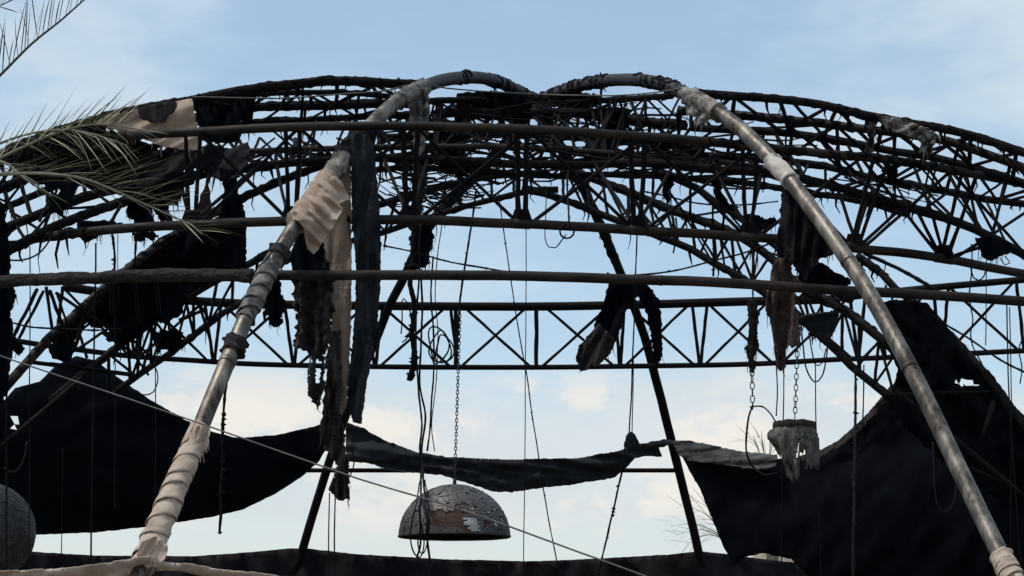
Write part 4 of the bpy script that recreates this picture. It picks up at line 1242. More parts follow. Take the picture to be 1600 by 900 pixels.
def mosaic_lamp(label, centre, R, squash, material, bare=None, full=False, rows=42):
    """domed lampshade faced with small tiles; bare(az, el) says where the facing has come off"""
    t = thing("dome_lamp", label, "lamp", centre)
    lo = -60 if full else 0

    def pt(az, el, r=1.0):
        ca = math.cos(el) if el > 0 or full else 1.0
        return Vector((centre.x + R * r * ca * math.sin(az), centre.y - R * r * ca * math.cos(az), centre.z + R * r * squash * math.sin(el)))
    bm = bmesh.new()
    nu, nv = 56, 18
    grid = []
    e0 = math.radians(lo)
    for j in range(nv + 1):
        el = e0 + (math.pi / 2 - 0.02 - e0) * j / nv
        grid.append([bm.verts.new(pt(2 * math.pi * i / nu, el, 0.985)) for i in range(nu)])
    for j in range(nv):
        for i in range(nu):
            bm.faces.new((grid[j][i], grid[j][(i + 1) % nu], grid[j + 1][(i + 1) % nu], grid[j + 1][i]))
    # inside skin
    grid2p = []
    for j in range(nv + 1):
        el = e0 + (math.pi / 2 - 0.02 - e0) * j / nv
        grid2p.append([pt(2 * math.pi * i / nu, el, 0.95) for i in range(nu)])
    bm.faces.new(grid[-1])
    emit("shell", bm, "lamp_board", t)
    bm = bmesh.new()
    grid = [[bm.verts.new(pt(2 * math.pi * i / nu, e0, 0.985)) for i in range(nu)]]
    grid2 = [[bm.verts.new(v) for v in row] for row in grid2p]
    for j in range(nv):
        for i in range(nu):
            bm.faces.new((grid2[j][i], grid2[j + 1][i], grid2[j + 1][(i + 1) % nu], grid2[j][(i + 1) % nu]))
    for i in range(nu):
        bm.faces.new((grid[0][i], grid2[0][i], grid2[0][(i + 1) % nu], grid[0][(i + 1) % nu]))
    emit("lining", bm, "char", t)
    # facing of hand-cut tiles, far too small to pick apart
    rnd = random.Random(11)
    bmT, bmP = bmesh.new(), bmesh.new()
    for j in range(rows):
        el0 = e0 + (math.radians(88) - e0) * j / rows
        el1 = e0 + (math.radians(88) - e0) * (j + 1) / rows
        cnt = max(6, int(2 * math.pi * R * math.cos(max(0, el0) if not full else el0) / (R * (el1 - el0) * 1.7)))
        off = rnd.random()
        for i in range(cnt):
            az0 = 2 * math.pi * (i + off) / cnt - math.pi
            az1 = 2 * math.pi * (i + off + 0.93) / cnt - math.pi
            am = 0.5 * (az0 + az1)
            if bare:
                s = bare(am, el0)
                if s == 1:
                    continue
            else:
                s = 0
            tgt = bmP if s == 2 else bmT
            if rnd.random() < 0.015:
                continue
            h = 1.0 + rnd.uniform(0.0, 0.008)
            ea, eb = el0 + (el1 - el0) * 0.06, el0 + (el1 - el0) * 0.95
            tilt = [rnd.uniform(-0.005, 0.005) for _ in range(4)]
            vs = [tgt.verts.new(pt(a, e, h + q)) for (a, e), q in zip(((az0, ea), (az1, ea), (az1, eb), (az0, eb)), tilt)]
            ws = [tgt.verts.new(pt(a, e, 0.98)) for (a, e) in ((az0, ea), (az1, ea), (az1, eb), (az0, eb))]
            tgt.faces.new(vs)
            for k in range(4):
                tgt.faces.new((vs[k], ws[k], ws[(k + 1) % 4], vs[(k + 1) % 4]))
    o = emit("tile_facing", bmT, material, t, smooth=False)
    o["kind"] = "stuff"
    if bmP.verts:
        o = emit("bare_plaster", bmP, "lamp_plaster", t, smooth=False)
        o["kind"] = "stuff"
    else:
        bmP.free()
    # rim band and eyelet
    if not full:
        bm = bmesh.new()
        ringp = [pt(2 * math.pi * i / 64, 0.0, 1.0) for i in range(65)]
        sweep(bm, ringp, 0.016, 6, 0.2, 9, cap=False)
        emit("rim", bm, "tile_dark", t)
        # lining boards standing below the facing, as the burnt patch shows
    tube("eyelet", [pt(0, math.pi / 2, 0.99), pt(0, math.pi / 2, 0.99) + Vector((0, 0, 0.07))], 0.022, "chain_steel", t, seg=8)
    return t


LC = P(710, 838, 27.0)
LR = rpx(173, 27.0)


def bare1(az, el):
    # patch where the facing burnt off, with a ragged edge and pale plaster along its right side
    w = 0.10 * noise.noise(Vector((az * 6, el * 6, 1.0))) + 0.06 * noise.noise(Vector((az * 17, el * 17, 4.0)))
    a, e = az + w, el - w
    if -0.55 < a < 0.22 and 0.10 < e < 0.40:
        return 1
    if 0.0 < a < 0.14 and 0.38 < e < 0.58:
        return 1
    if 0.22 <= a < 0.46 and 0.05 < e < 0.24 and noise.noise(Vector((az * 14, el * 14, 3))) > -0.2:
        return 2
    if 0.22 < a < 1.2 and 0.05 < e < 0.5 and noise.noise(Vector((az * 7, el * 9, 6))) > 0.28:
        return 2 if noise.noise(Vector((az * 11, el * 11, 2))) > 0.15 else 1
    if noise.noise(Vector((az * 6, el * 8, 9))) > 0.46:
        return 1
    return 0


mosaic_lamp("grey mosaic domed lamp with bare brown patch hanging from long chain at centre", LC, LR, 0.93, "tile_grey", bare1)
LTOP = LC + Vector((0, 0, LR * 0.93))
chain("long thin chain from which the mosaic domed lamp hangs", P(719, 488, 27.0), LTOP + Vector((0, 0, 0.05)), 0.050, 0.0058)
GC = P(-24, 832, 25.0)
mosaic_lamp("dark mosaic globe lamp cut off by the left edge", GC, rpx(156, 25.0), 1.0, "tile_dark", lambda a, e: 1 if noise.noise(Vector((a * 6, e * 8, 4))) > 0.5 else 0, full=True, rows=52)

# small burnt drum lamp on the right
DL = P(1241, 664, 24.0)
t = thing("drum_lamp", "small burnt drum lamp with melted grey skirt hanging on chain at right", "lamp", DL)
bm = bmesh.new()
R0 = rpx(66, 24.0)
prof = [(0.05, 0.045), (0.75, 0.045), (1.0, 0.03), (1.03, 0.0), (1.03, -0.035), (0.99, -0.05), (0.6, -0.05), (0.05, -0.05)]
gr = [[bm.verts.new(DL + Vector((R0 * r * math.cos(2 * math.pi * k / 40), R0 * r * math.sin(2 * math.pi * k / 40), z * (1 + 0.1 * math.sin(k))))) for k in range(40)] for r, z in prof]
for A, B in zip(gr, gr[1:]):
    for k in range(40):
        bm.faces.new((A[k], B[k], B[(k + 1) % 40], A[(k + 1) % 40]))
bm.faces.new(gr[0])
bm.faces.new(list(reversed(gr[-1])))
emit("cap", bm, "charred_brown", t)
# melted shade: a hanging skirt round the drum, ragged and mostly lost at the back and sides
bm = bmesh.new()
nu, nv = 96, 26
cols = []
for i in range(nu):
    th = 2 * math.pi * i / nu            # 0 = right, -90 deg = towards the viewer
    x = math.cos(th)
    front = -math.sin(th)
    if x < -0.72:
        ln = 0.30 + 0.08 * noise.noise(Vector((th * 3, 1, 0)))
    elif x < -0.05:
        ln = 0.57 + 0.07 * noise.noise(Vector((th * 6, 2, 0)))
    elif x < 0.30:
        ln = 0.27 + 0.08 * noise.noise(Vector((th * 6, 3, 0)))
    else:
        ln = 0.44 + 0.09 * noise.noise(Vector((th * 7, 4, 0)))
    if front < -0.1:
        ln *= 0.55
    ln += 0.05 * noise.noise(Vector((th * 14, 0, 7))) + random.uniform(-0.012, 0.016)
    col = []
    for j in range(nv):
        v = j / (nv - 1)
        z = -0.03 - ln * v
        flare = 1.0 + 0.10 * math.sin(v * 3.0) + 0.14 * noise.noise(Vector((th * 2.5, v * 2.5, 5))) * v - 0.10 * v * v
        if x < -0.5:
            flare += 0.22 * math.sin(min(1, v * 1.4) * math.pi)
        r = R0 * (flare + 0.08 * math.sin(th * 17 + 2 * noise.noise(Vector((th, v * 2, 1)))) * v + 0.06 * noise.noise(Vector((th * 8, v * 9, 2))))
        col.append(bm.verts.new(DL + Vector((r * math.cos(th) + 0.03 * v, r * math.sin(th), z))))
    cols.append(col)
for i in range(nu):
    A, B = cols[i], cols[(i + 1) % nu]
    for j in range(nv - 1):
        if j > 11 and noise.noise(Vector((i * 0.35, j * 0.2, 3))) > 0.36:
            continue
        bm.faces.new((A[j], A[j + 1], B[j + 1], B[j]))
o = emit("melted_shade", bm, "shade_melt", t)
md = o.modifiers.new("thickness", 'SOLIDIFY')
md.thickness = 0.012
chain("dark chain of large links holding the small burnt drum lamp", P(1246, 545, 24.0), DL + Vector((0.01, 0, 0.10)), 0.068, 0.0055)
chain("short dark chain hanging below the slim charred strip", P(1175, 582, 24.6), P(1176, 634, 24.6), 0.076, 0.0065)

# ================================================================== cables, ropes and wires
CB, WP = "cable_black", "wire_pale"
rope("guy_wire", [(-40, 543, 16.2), (0, 556, 16.0), (100, 590, 15.7), (200, 623, 15.4), (300, 657, 15.1), (420, 699, 14.8), (560, 748, 14.4), (700, 790, 14.0), (800, 824, 13.7), (900, 861, 13.4), (1010, 901, 13.1), (1150, 956, 12.7)], 2.7, WP,
     "pale guy wire slanting from left edge down across the picture", "wire", 0.05, 0.002, step=0.2)
rope("cable", [(300, 151, 23.0), (380, 153, 23.0), (450, 153, 23.0), (540, 147, 23.0), (600, 142, 23.0), (650, 132, 23.0), (700, 138, 23.4), (760, 143, 23.8), (830, 147, 24.0), (900, 149, 23.8), (960, 149, 23.4), (1020, 145, 23.1), (1064, 138, 22.9)], 2.6, WP, "thin pale cable strung across the crown between both leg tops", "cable", 0.1, 0.004)
rope("cord", [(822, 300, 26.8), (822, 430, 26.8), (821, 580, 26.8), (820, 720, 26.8), (818, 880, 26.8), (818, 960, 26.8)], 1.7, CB, "thin dead straight vertical cord right of the domed lamp", "cord", 0.1, 0.003)
rope("cord", [(778, 300, 27.2), (790, 380, 27.2), (806, 490, 27.2), (822, 585, 27.2), (836, 680, 27.2), (852, 780, 27.2), (872, 895, 27.2), (884, 960, 27.2)], 2.2, CB, "knotted thin cord slanting down right beside the vertical cord", "cord", 0.3, 0.012, knots=10)
rope("rope", [(744, 300, 27.0), (738, 345, 27.0), (729, 400, 27.0), (722, 445, 27.0), (717, 490, 27.0), (714, 560, 27.0)], 3.8, CB, "dark rope leading down to the chain of domed lamp", "rope", 0.35, 0.01, knots=6)
rope("cord", [(690, 350, 27.6), (684, 400, 27.6), (680, 470, 27.6), (684, 520, 27.6), (682, 590, 27.6), (675, 660, 27.6), (680, 706, 27.6)], 1.8, CB, "thin cord hanging left of the domed lamp chain", "cord", 0.2, 0.01)
rope("rope", [(646, 345, 28.0), (647, 400, 28.0), (643, 440, 28.0), (647, 480, 28.0), (644, 520, 28.0), (648, 560, 28.0), (641, 594, 28.0)], 9, "char", "thick charred rope hanging at far left leg over the far truss", "rope", 0.6, 0.03, knots=26)
rope("cable", [(656, 350, 27.9), (655, 430, 27.9), (650, 500, 27.9), (652, 570, 27.9), (654, 610, 27.9), (660, 660, 27.9), (655, 700, 27.9), (659, 745, 27.8), (655, 800, 26.1), (657, 845, 26.0), (651, 872, 26.0)], 3.6, CB, "left one of the cables dangling in front of the domed lamp", "cable", 0.3, 0.02)
rope("cable", [(660, 420, 27.8), (658, 520, 27.8), (656, 600, 27.8), (664, 650, 27.8), (658, 705, 27.7), (661, 745, 27.4), (668, 800, 26.0), (666, 840, 25.9), (672, 890, 25.9), (672, 950, 25.9)], 3.8, CB, "longest cable dangling in front of the domed lamp", "cable", 0.3, 0.02)
rope("cable", [(658, 742, 27.3), (650, 790, 26.0), (641, 830, 26.0), (645, 860, 26.0), (656, 872, 26.0), (662, 850, 26.0), (658, 815, 26.0)], 2.4, CB, "looped end of cable over lower left of the domed lamp", "cable", 0.2, 0.02)
rope("cable", [(664, 750, 27.2), (670, 800, 25.9), (668, 850, 25.9), (660, 866, 25.9), (654, 850, 25.9), (657, 820, 25.9), (654, 790, 25.9)], 2.4, CB, "short cable loop hanging below the rim of domed lamp", "cable", 0.2, 0.02)
rope("cable", [(676, 400, 28.0), (674, 470, 28.0), (678, 520, 28.0), (677, 575, 28.0), (674, 640, 28.0), (668, 705, 28.0)], 3.2, CB, "dark cable hanging right of the thick charred rope", "cable", 0.3, 0.015)
for k, (dx, dy, rx, ry) in enumerate(((0, 0, 16, 26), (4, 3, 13, 22), (-5, -2, 14, 30))):
    tr = [(688 + dx + rx * math.cos(a) + 4 * math.sin(2 * a + k), 542 + dy + ry * math.sin(a), 28.0 + 0.05 * k) for a in [q * math.pi / 8 + 0.3 for q in range(17)]]
    rope("cable_coil", tr, 2.8, CB, ["widest turn", "innermost turn", "tallest turn"][k] + " of the cable coil hanging on far truss beside the lamp chain", "cable coil", 0.2, 0.03)
tr = [(632 + 8 * math.sin(a) - 3 * math.cos(2 * a), 500 + 34 * math.cos(a), 28.2) for a in [q * math.pi / 7 for q in range(13)]]
rope("cable", tr, 2.2, CB, "thin cable loop left of the thick charred rope", "cable", 0.2, 0.03)
rope("cord", [(598, 384, 29.5), (640, 392, 29.5), (690, 406, 29.5), (740, 416, 29.5), (790, 424, 29.5)], 2.8, CB, "knotted line slung from black strip to straight rail left of centre", "cord", 0.4, 0.01, knots=14)
rope("cord", [(984, 431, 27.5), (1030, 426, 27.5), (1070, 419, 27.4), (1110, 409, 27.3), (1160, 395, 27.2), (1210, 378, 27.1)], 3.0, CB, "line rising right from the straight rail to right lattice", "cord", 0.3, 0.01, knots=6)
rope("cord", [(1000, 298, 25.6), (1040, 306, 25.6), (1080, 316, 25.6), (1120, 320, 25.5), (1170, 320, 25.5), (1216, 314, 25.4)], 2.6, CB, "line strung under the inner ring right of centre", "cord", 0.4, 0.01, knots=5)
rope("cord", [(996, 352, 26.6), (993, 430, 26.6), (990, 520, 26.6), (987, 600, 26.6), (983, 684, 26.6)], 2.6, CB, "left hanging cord that carries the knotted bundle over sagging strip", "cord", 0.15, 0.008)
rope("cord", [(990, 560, 26.5), (989, 620, 26.5), (987, 686, 26.5)], 1.8, CB, "right hanging cord that carries the knotted bundle over sagging strip", "cord", 0.1, 0.004)
bm = bmesh.new()
c = P(985, 692, 26.5)
sweep(bm, [c + Vector((0, 0, 0.13)), c + Vector((0.01, 0, 0.09)), c + Vector((0.02, 0, 0)), c + Vector((0, 0, -0.07)), c + Vector((-0.03, 0, -0.12))], lambda u: 0.02 + 0.062 * math.sin(math.pi * min(1, u * 1.02)), 12, 0.45, 9)
tag(emit("rope_bundle", bm, "slate_cloth"), "small dark knotted bundle hanging over right end of sagging strip", "bundle")
rope("rope", [(976, 690, 26.5), (972, 730, 26.5), (964, 770, 26.5), (958, 800, 26.5), (950, 835, 26.5), (940, 872, 26.5), (930, 930, 26.5)], 3.4, CB, "knotted rope trailing down from the dark bundle", "rope", 0.35, 0.015, knots=12)
# right
rope("cable", [(1176, 632, 24.5), (1168, 655, 24.4), (1165, 690, 24.3), (1168, 712, 24.2), (1180, 732, 24.2), (1198, 742, 24.1), (1216, 738, 24.0)], 3.2, CB, "dark cable looping from short chain to the drum lamp", "cable", 0.25, 0.01)
rope("cable", [(1172, 636, 24.5), (1190, 635, 24.4), (1203, 645, 24.2), (1214, 664, 24.0)], 2.6, CB, "thin cable arching from short chain onto the drum lamp cap", "cable", 0.2, 0.006)
rope("cable", [(1252, 508, 24.6), (1255, 545, 24.6), (1259, 575, 24.6), (1272, 596, 24.6), (1284, 588, 24.6), (1291, 560, 24.6), (1293, 530, 24.6)], 2.6, CB, "deep cable loop hanging below the grey-black rag", "cable", 0.2, 0.008)
rope("cable", [(1264, 520, 24.7), (1268, 545, 24.7), (1274, 570, 24.7), (1285, 566, 24.7), (1291, 545, 24.7)], 2.2, CB, "small cable loop inside the deep cable loop", "cable", 0.2, 0.008)
rope("cord", [(1213, 570, 22.6), (1215, 610, 22.6), (1213, 650, 22.6)], 2.2, CB, "short cord ending left of the drum lamp chain", "cord", 0.2, 0.01)
rope("cord", [(1225, 560, 25.0), (1224, 640, 25.0), (1222, 760, 25.0), (1221, 900, 25.0), (1221, 960, 25.0)], 2.0, CB, "long thin cord falling behind the drum lamp", "cord", 0.1, 0.004)
rope("cord", [(1274, 560, 25.2), (1275, 660, 25.2), (1280, 780, 25.2), (1284, 920, 25.2)], 2.0, CB, "long thin cord falling right of the drum lamp", "cord", 0.1, 0.004)
rope("rope", [(1337, 575, 24.4), (1337, 640, 24.4), (1335, 700, 24.3), (1334, 790, 24.3), (1332, 900, 24.2), (1331, 960, 24.2)], 4.6, "charred_brown", "thick frayed rope falling in front of lower right black sheet", "rope", 0.35, 0.012, knots=18)
rope("cord", [(1350, 570, 24.6), (1349, 640, 24.5), (1346, 680, 24.4), (1338, 720, 24.4)], 2.4, CB, "short cord joining the thick frayed rope from the right", "cord", 0.2, 0.006)
rope("cable", [(1458, 690, 24.6), (1459, 740, 24.6), (1464, 785, 24.6), (1476, 799, 24.6), (1490, 785, 24.6), (1495, 750, 24.6), (1496, 715, 24.6)], 2.6, "sooty_steel", "long cable loop hanging on black sheet behind the bare leg", "cable", 0.15, 0.006)
rope("cord", [(1573, 470, 23.6), (1575, 560, 23.6), (1578, 640, 23.6), (1585, 740, 23.6), (1593, 860, 23.6), (1598, 940, 23.6)], 2.4, CB, "long cord falling near right edge, leaning outward", "cord", 0.1, 0.006)
rope("cord", [(1577, 480, 23.7), (1580, 600, 23.7), (1580, 700, 23.7), (1579, 820, 23.7), (1579, 940, 23.7)], 1.8, CB, "plumb cord falling near right edge", "cord", 0.1, 0.004)
rope("cable", [(1516, 380, 22.6), (1519, 430, 22.6), (1516, 470, 22.6), (1520, 500, 22.6), (1517, 520, 22.6), (1521, 545, 22.6), (1530, 565, 22.6), (1540, 585, 22.6)], 2.4, CB, "crinkled cable hanging from thick chord at upper right", "cable", 0.3, 0.03)
rope("cable", [(1516, 416, 22.5), (1521, 434, 22.5), (1529, 438, 22.5), (1538, 430, 22.5), (1541, 412, 22.5)], 2.6, CB, "small hook-shaped cable below the lower rail at right", "cable", 0.2, 0.004)
rope("cord", [(1541, 405, 22.8), (1541, 470, 22.8), (1540, 540, 22.8)], 1.8, CB, "thin cord hanging right of the hook-shaped cable", "cord", 0.1, 0.004)
rope("cable", [(1594, 480, 22.9), (1598, 520, 22.9), (1592, 545, 22.9), (1597, 575, 22.9), (1593, 600, 22.9)], 2.2, CB, "wavy cable hanging at the right edge under straight rail", "cable", 0.2, 0.02)
rope("wire_clip", [(1562, 402, 23.1), (1570, 414, 23.1), (1578, 411, 23.1), (1570, 400, 23.1)], 1.8, CB, "small bent wire clip under the black scrap at right edge", "wire", 0.0, 0.0, step=0.03)
rope("cable", [(1444, 486, 25.0), (1500, 520, 24.8), (1560, 560, 24.4), (1620, 590, 24.1)], 3.4, CB, "cable slanting right under straight rail in front of pleated sheeting", "cable", 0.3, 0.01, knots=4)
# left
rope("rope", [(352, 588, 20.4), (350, 640, 20.4), (348, 690, 20.4), (349, 720, 20.4), (346, 770, 20.4), (347, 800, 20.4), (344, 832, 20.4)], 5.0, "char", "frayed charred rope hanging just right of the wrapped leg", "rope", 0.55, 0.02, knots=22)
rope("cord", [(150, 380, 25.2), (148, 480, 25.2), (146, 600, 25.2), (144, 720, 25.2), (142, 868, 25.2), (142, 940, 25.2)], 3.0, CB, "straightest dark cord falling over lower left sheet", "cord", 0.1, 0.004)
rope("cord", [(178, 370, 25.3), (179, 480, 25.3), (180, 620, 25.3), (179, 798, 25.3)], 2.0, CB, "thin cord ending on lower left sheet right of the straightest cord", "cord", 0.1, 0.004)
rope("cord", [(184, 366, 25.4), (184, 420, 25.4), (186, 480, 25.4)], 1.4, CB, "hair-thin short cord under lower rail left of side arch", "cord", 0.1, 0.004)
rope("cord", [(243, 560, 25.6), (243, 660, 25.6), (242, 800, 25.6)], 1.8, CB, "thin cord over the sheet nearest to the wrapped leg", "cord", 0.1, 0.004)
rope("cord", [(98, 700, 26.0), (97, 800, 26.0), (95, 920, 26.0)], 1.6, CB, "faint thin cord between globe lamp and straightest cord", "cord", 0.1, 0.004)
rope("cord", [(47, 385, 23.2), (47, 480, 23.2), (46, 600, 23.2), (46, 740, 23.2), (45, 920, 23.2)], 2.0, CB, "long thin cord falling in front of the globe lamp", "cord", 0.1, 0.004)
rope("cord", [(11, 560, 23.4), (10, 700, 23.4), (11, 920, 23.4)], 3.2, CB, "cord at the extreme left falling over the globe lamp", "cord", 0.15, 0.006)
rope("cable", [(10, 406, 22.4), (30, 407, 22.4), (50, 402, 22.4), (66, 391, 22.4), (80, 372, 22.4)], 3.0, CB, "slack cable curving under lower rail at left edge", "cable", 0.1, 0.004)
rope("rope", [(176, 368, 22.4), (178, 400, 22.4), (177, 430, 22.4)], 4.0, "char", "short charred rope hanging from lower rail left of small black scrap", "rope", 0.5, 0.02, knots=10)
rope("rope", [(213, 370, 22.4), (211, 395, 22.4), (209, 420, 22.4)], 4.0, "char", "short charred rope hanging from small black scrap onto side arch", "rope", 0.6, 0.02, knots=8)
rope("cord", [(515, 770, 21.9), (514, 830, 21.9), (513, 930, 21.9)], 2.2, CB, "left cord below the bark-like charred tail", "cord", 0.15, 0.006)
rope("cord", [(524, 778, 21.9), (523, 840, 21.9), (522, 930, 21.9)], 2.6, CB, "right cord below the bark-like charred tail", "cord", 0.2, 0.008)
rope("cable", [(551, 700, 21.9), (553, 725, 21.9), (546, 745, 21.9), (540, 752, 21.9)], 2.4, CB, "short curved cable end right of bark-like charred tail", "cable", 0.1, 0.004)
rope("cable", [(240, 566, 26.6), (247, 590, 26.6), (240, 612, 26.6), (226, 617, 26.6), (214, 614, 26.6)], 2.2, CB, "thin cable loop above the lower left sheet", "cable", 0.1, 0.004)
rope("cable", [(6, 730, 24.6), (16, 737, 24.6), (28, 734, 24.6), (38, 715, 24.6), (42, 690, 24.6)], 2.4, "sooty_steel", "curved cable on lower left sheet above the globe lamp", "cable", 0.1, 0.004)
rope("cable", [(20, 504, 24.0), (50, 511, 24.0), (90, 514, 24.0), (150, 516, 24.2), (190, 514, 24.4)], 3.0, CB, "burnt cable strung across the left side arch", "cable", 0.4, 0.01, knots=8)
# centre, hanging from the rings
rope("cable", [(889, 262, 23.6), (886, 300, 23.2), (889, 335, 22.6), (886, 356, 21.8)], 3.6, CB, "dark cable from inner ring down to the small coil on lower rail", "cable", 0.4, 0.02, knots=6)
tr = [(886 + 11 * math.sin(a), 362 + 11 * math.cos(a), 21.75) for a in [q * math.pi / 6 for q in range(13)]]
rope("cable_coil", tr, 3.2, CB, "small round cable coil hung on lower rail right of centre", "cable coil", 0.2, 0.006, step=0.03)
rope("cord", [(853, 300, 23.0), (853, 340, 22.6), (852, 372, 22.4), (858, 386, 22.4), (868, 387, 22.4), (877, 376, 22.3), (884, 366, 22.2)], 1.9, CB, "thin cord looping left of the small round coil", "cord", 0.15, 0.006)
rope("cord", [(1056, 340, 25.4), (1058, 362, 25.4), (1052, 396, 25.4)], 3.2, CB, "short cord end hanging below the lower rail right of far leg", "cord", 0.3, 0.01)
rope("rope", [(1114, 320, 25.3), (1114, 370, 25.3), (1115, 400, 25.3), (1114, 432, 25.3)], 4.0, "char", "short charred rope hanging below lower rail at right lattice", "rope", 0.4, 0.01, knots=8)
rope("cord", [(1178, 372, 24.7), (1177, 420, 24.7), (1177, 470, 24.7)], 1.8, CB, "thin cord above the slim charred strip", "cord", 0.1, 0.004)

# ================================================================== burnt wiring tangled through the crown
bm = bmesh.new()
rnd = random.Random(5)
for _ in range(80):
    x0 = rnd.uniform(560, 1180)
    ln = rnd.uniform(40, 170)
    y0 = 160 + rnd.random() * 115 + 0.05 * abs(x0 - 850)
    d = rnd.uniform(24.6, 26.6)
    sag = rnd.uniform(-6, 16)
    tilt = rnd.uniform(-16, 18)
    pp = [P(x0 + ln * q, y0 + sag * math.sin(math.pi * q) + tilt * q + rnd.uniform(-2, 2), d + rnd.uniform(-.08, .08)) for q in (0, .25, .5, .75, 1)]
    sweep(bm, catmull(pp, 0.12), rpx(rnd.uniform(1.6, 4.4), d), 5, 0.4, 10, 0.02)
for _ in range(16):
    x0 = rnd.uniform(1280, 1470)
    ln = rnd.uniform(30, 110)
    y0 = 262 + (x0 - 1280) * 0.22 + rnd.uniform(0, 46)
    d = rnd.uniform(23.9, 24.9)
    tilt = ln * rnd.uniform(0.1, 0.5)
    pp = [P(x0 + ln * q, y0 + tilt * q + rnd.uniform(-3, 3), d + rnd.uniform(-.06, .06)) for q in (0, .25, .5, .75, 1)]
    sweep(bm, catmull(pp, 0.12), rpx(rnd.uniform(1.6, 4.2), d), 5, 0.4, 10, 0.02)
for _ in range(60):
    x0 = rnd.uniform(590, 720)
    y0 = rnd.uniform(240, 320)
    ln = rnd.uniform(20, 90)
    d = rnd.uniform(24.6, 26.0)
    tilt = rnd.uniform(-30, 30)
    pp = [P(x0 + ln * q, y0 + tilt * q + 8 * math.sin(3 * q) + rnd.uniform(-3, 3), d) for q in (0, .25, .5, .75, 1)]
    sweep(bm, catmull(pp, 0.12), rpx(rnd.uniform(1.4, 3.6), d), 5, 0.4, 10, 0.02)
o = emit("burnt_wiring", bm, "char")
o["kind"] = "stuff"
tag(o, "tangle of burnt wiring caught among the rings under the crown", "wiring")

# ================================================================== palms
def leaflet_mesh(name, material, n=6, droop=0.18, seed=0):
    """narrow folded blade of unit length along Z, gently drooping towards -X"""
    bm = bmesh.new()
    rows = []
    for i in range(n + 1):
        u = i / n
        w = 0.5 * (0.35 + 1.0 * math.sin(math.pi * min(1, 0.12 + u * 0.9)) ** 0.8) * (1 - u ** 5 * 0.9)
        c = Vector((-droop * u * u, 0, u))
        rows.append([bm.verts.new(c + Vector((0.0, -w, 0))), bm.verts.new(c), bm.verts.new(c + Vector((0.0, w, 0)))])
    for A, B in zip(rows, rows[1:]):
        bm.faces.new((A[0], A[1], B[1], B[0]))
        bm.faces.new((A[1], A[2], B[2], B[1]))
    me = bpy.data.meshes.new(name)
    bm.to_mesh(me)
    bm.free()
    me.materials.append(MATS[material])
    return me


LEAF = {k: [leaflet_mesh("leaflet", m, droop=dr) for dr in (0.03, 0.10, 0.2)] for k, m in (("dry", "leaf_dry"), ("green", "leaf_green"), ("dark", "leaf_dark"))}


def leaflet(parent, a, b, w, kind, rnd):
    """one leaflet from a to b (world), w = width in metres"""
    o = bpy.data.objects.new("leaflet", rnd.choice(LEAF[kind]))
    d = b - a
    z = d.normalized()
    dn = Vector((0, 0, -1))
    x = -(dn - z * dn.dot(z))
    x = x.normalized() if x.length > 1e-4 else Vector((1, 0, 0))
    x = (Matrix.Rotation(rnd.uniform(-0.7, 0.7), 3, z) @ x)
    y = z.cross(x)
    M = Matrix((x, y, z)).transposed().to_4x4()
    link(o, parent)
    o.matrix_local = Matrix.Translation(a - root_loc(parent)) @ M @ Matrix.Diagonal((d.length, w, d.length, 1))
    return o


def frond(tree, tr, r, leaves, kind, seed, mats="frond_stem"):
    """tr: traced rachis (px,py,d). leaves: list of (u0,u1,count,(dx,dy) at u0,(dx,dy) at u1,dz spread,jitter px)"""
    rnd = random.Random(seed)
    ps = catmull(pts(*tr), 0.05)
    bm = bmesh.new()
    sweep(bm, ps, lambda u: r * (1.05 - 0.8 * u), 7, 0.1, 8)
    f = emit("frond", bm, mats, tree)
    pc = []
    tot = len(tr) - 1
    for (u0, u1, cnt, da, db, sp, jit) in leaves:
        for i in range(cnt):
            q = i / max(1, cnt - 1)
            u = u0 + (u1 - u0) * q + rnd.uniform(-.01, .01)
            k = max(0, min(tot - 1e-4, u * tot))
            i0 = int(k)
            t = k - i0
            A, B = tr[i0], tr[i0 + 1]
            px, py, d = (A[j] + t * (B[j] - A[j]) for j in range(3))
            dx = da[0] + (db[0] - da[0]) * q + rnd.uniform(-jit, jit)
            dy = da[1] + (db[1] - da[1]) * q + rnd.uniform(-jit, jit)
            s = rnd.uniform(0.8, 1.3)
            kk = kind if rnd.random() < 0.8 else rnd.choice(("green", "dry"))
            leaflet(f, P(px, py, d), P(px + dx * s, py + dy * s, d + rnd.uniform(-sp, sp)), rnd.uniform(0.0026, 0.0042), kk, rnd)
    return f


PX = P(-150, 330, 9.2)
palm = thing("palm_tree", "palm tree with dry olive fronds reaching in from the left edge", "tree", (PX.x, PX.y, 0))
bm = bmesh.new()
tp = [Vector((PX.x - 0.12, PX.y + 0.1, 0)), Vector((PX.x - 0.1, PX.y + 0.05, 1.2)), Vector((PX.x - 0.03, PX.y, 2.4)), PX.copy()]
sweep(bm, catmull(tp, 0.06), lambda u: 0.14 - 0.03 * u, 14, 0.12, 5, fn=lambda s, th, u, p: 0.012 * math.sin(s * 60))
emit("trunk", bm, "palm_bark", palm)
# tall frond at the top left
frond(palm, [(-150, 325, 9.2), (-90, 205, 9.0), (-40, 155, 8.9), (0, 118, 8.8), (50, 68, 8.7), (95, 32, 8.6), (140, -8, 8.5), (190, -50, 8.4)], 0.010,
      [(0.25, 0.98, 34, (4, -92), (22, -62), 0.25, 7), (0.2, 0.6, 10, (-18, -80), (-8, -80), 0.3, 8)], "dark", 1, "leaf_dark")
frond(palm, [(-150, 325, 9.2), (-110, 120, 9.1), (-70, 60, 9.0), (-20, 20, 9.0), (40, -10, 9.0)], 0.009,
      [(0.4, 0.98, 16, (30, -70), (40, -20), 0.25, 8), (0.4, 0.9, 8, (50, -12), (44, 4), 0.25, 8)], "dark", 2, "leaf_dark")
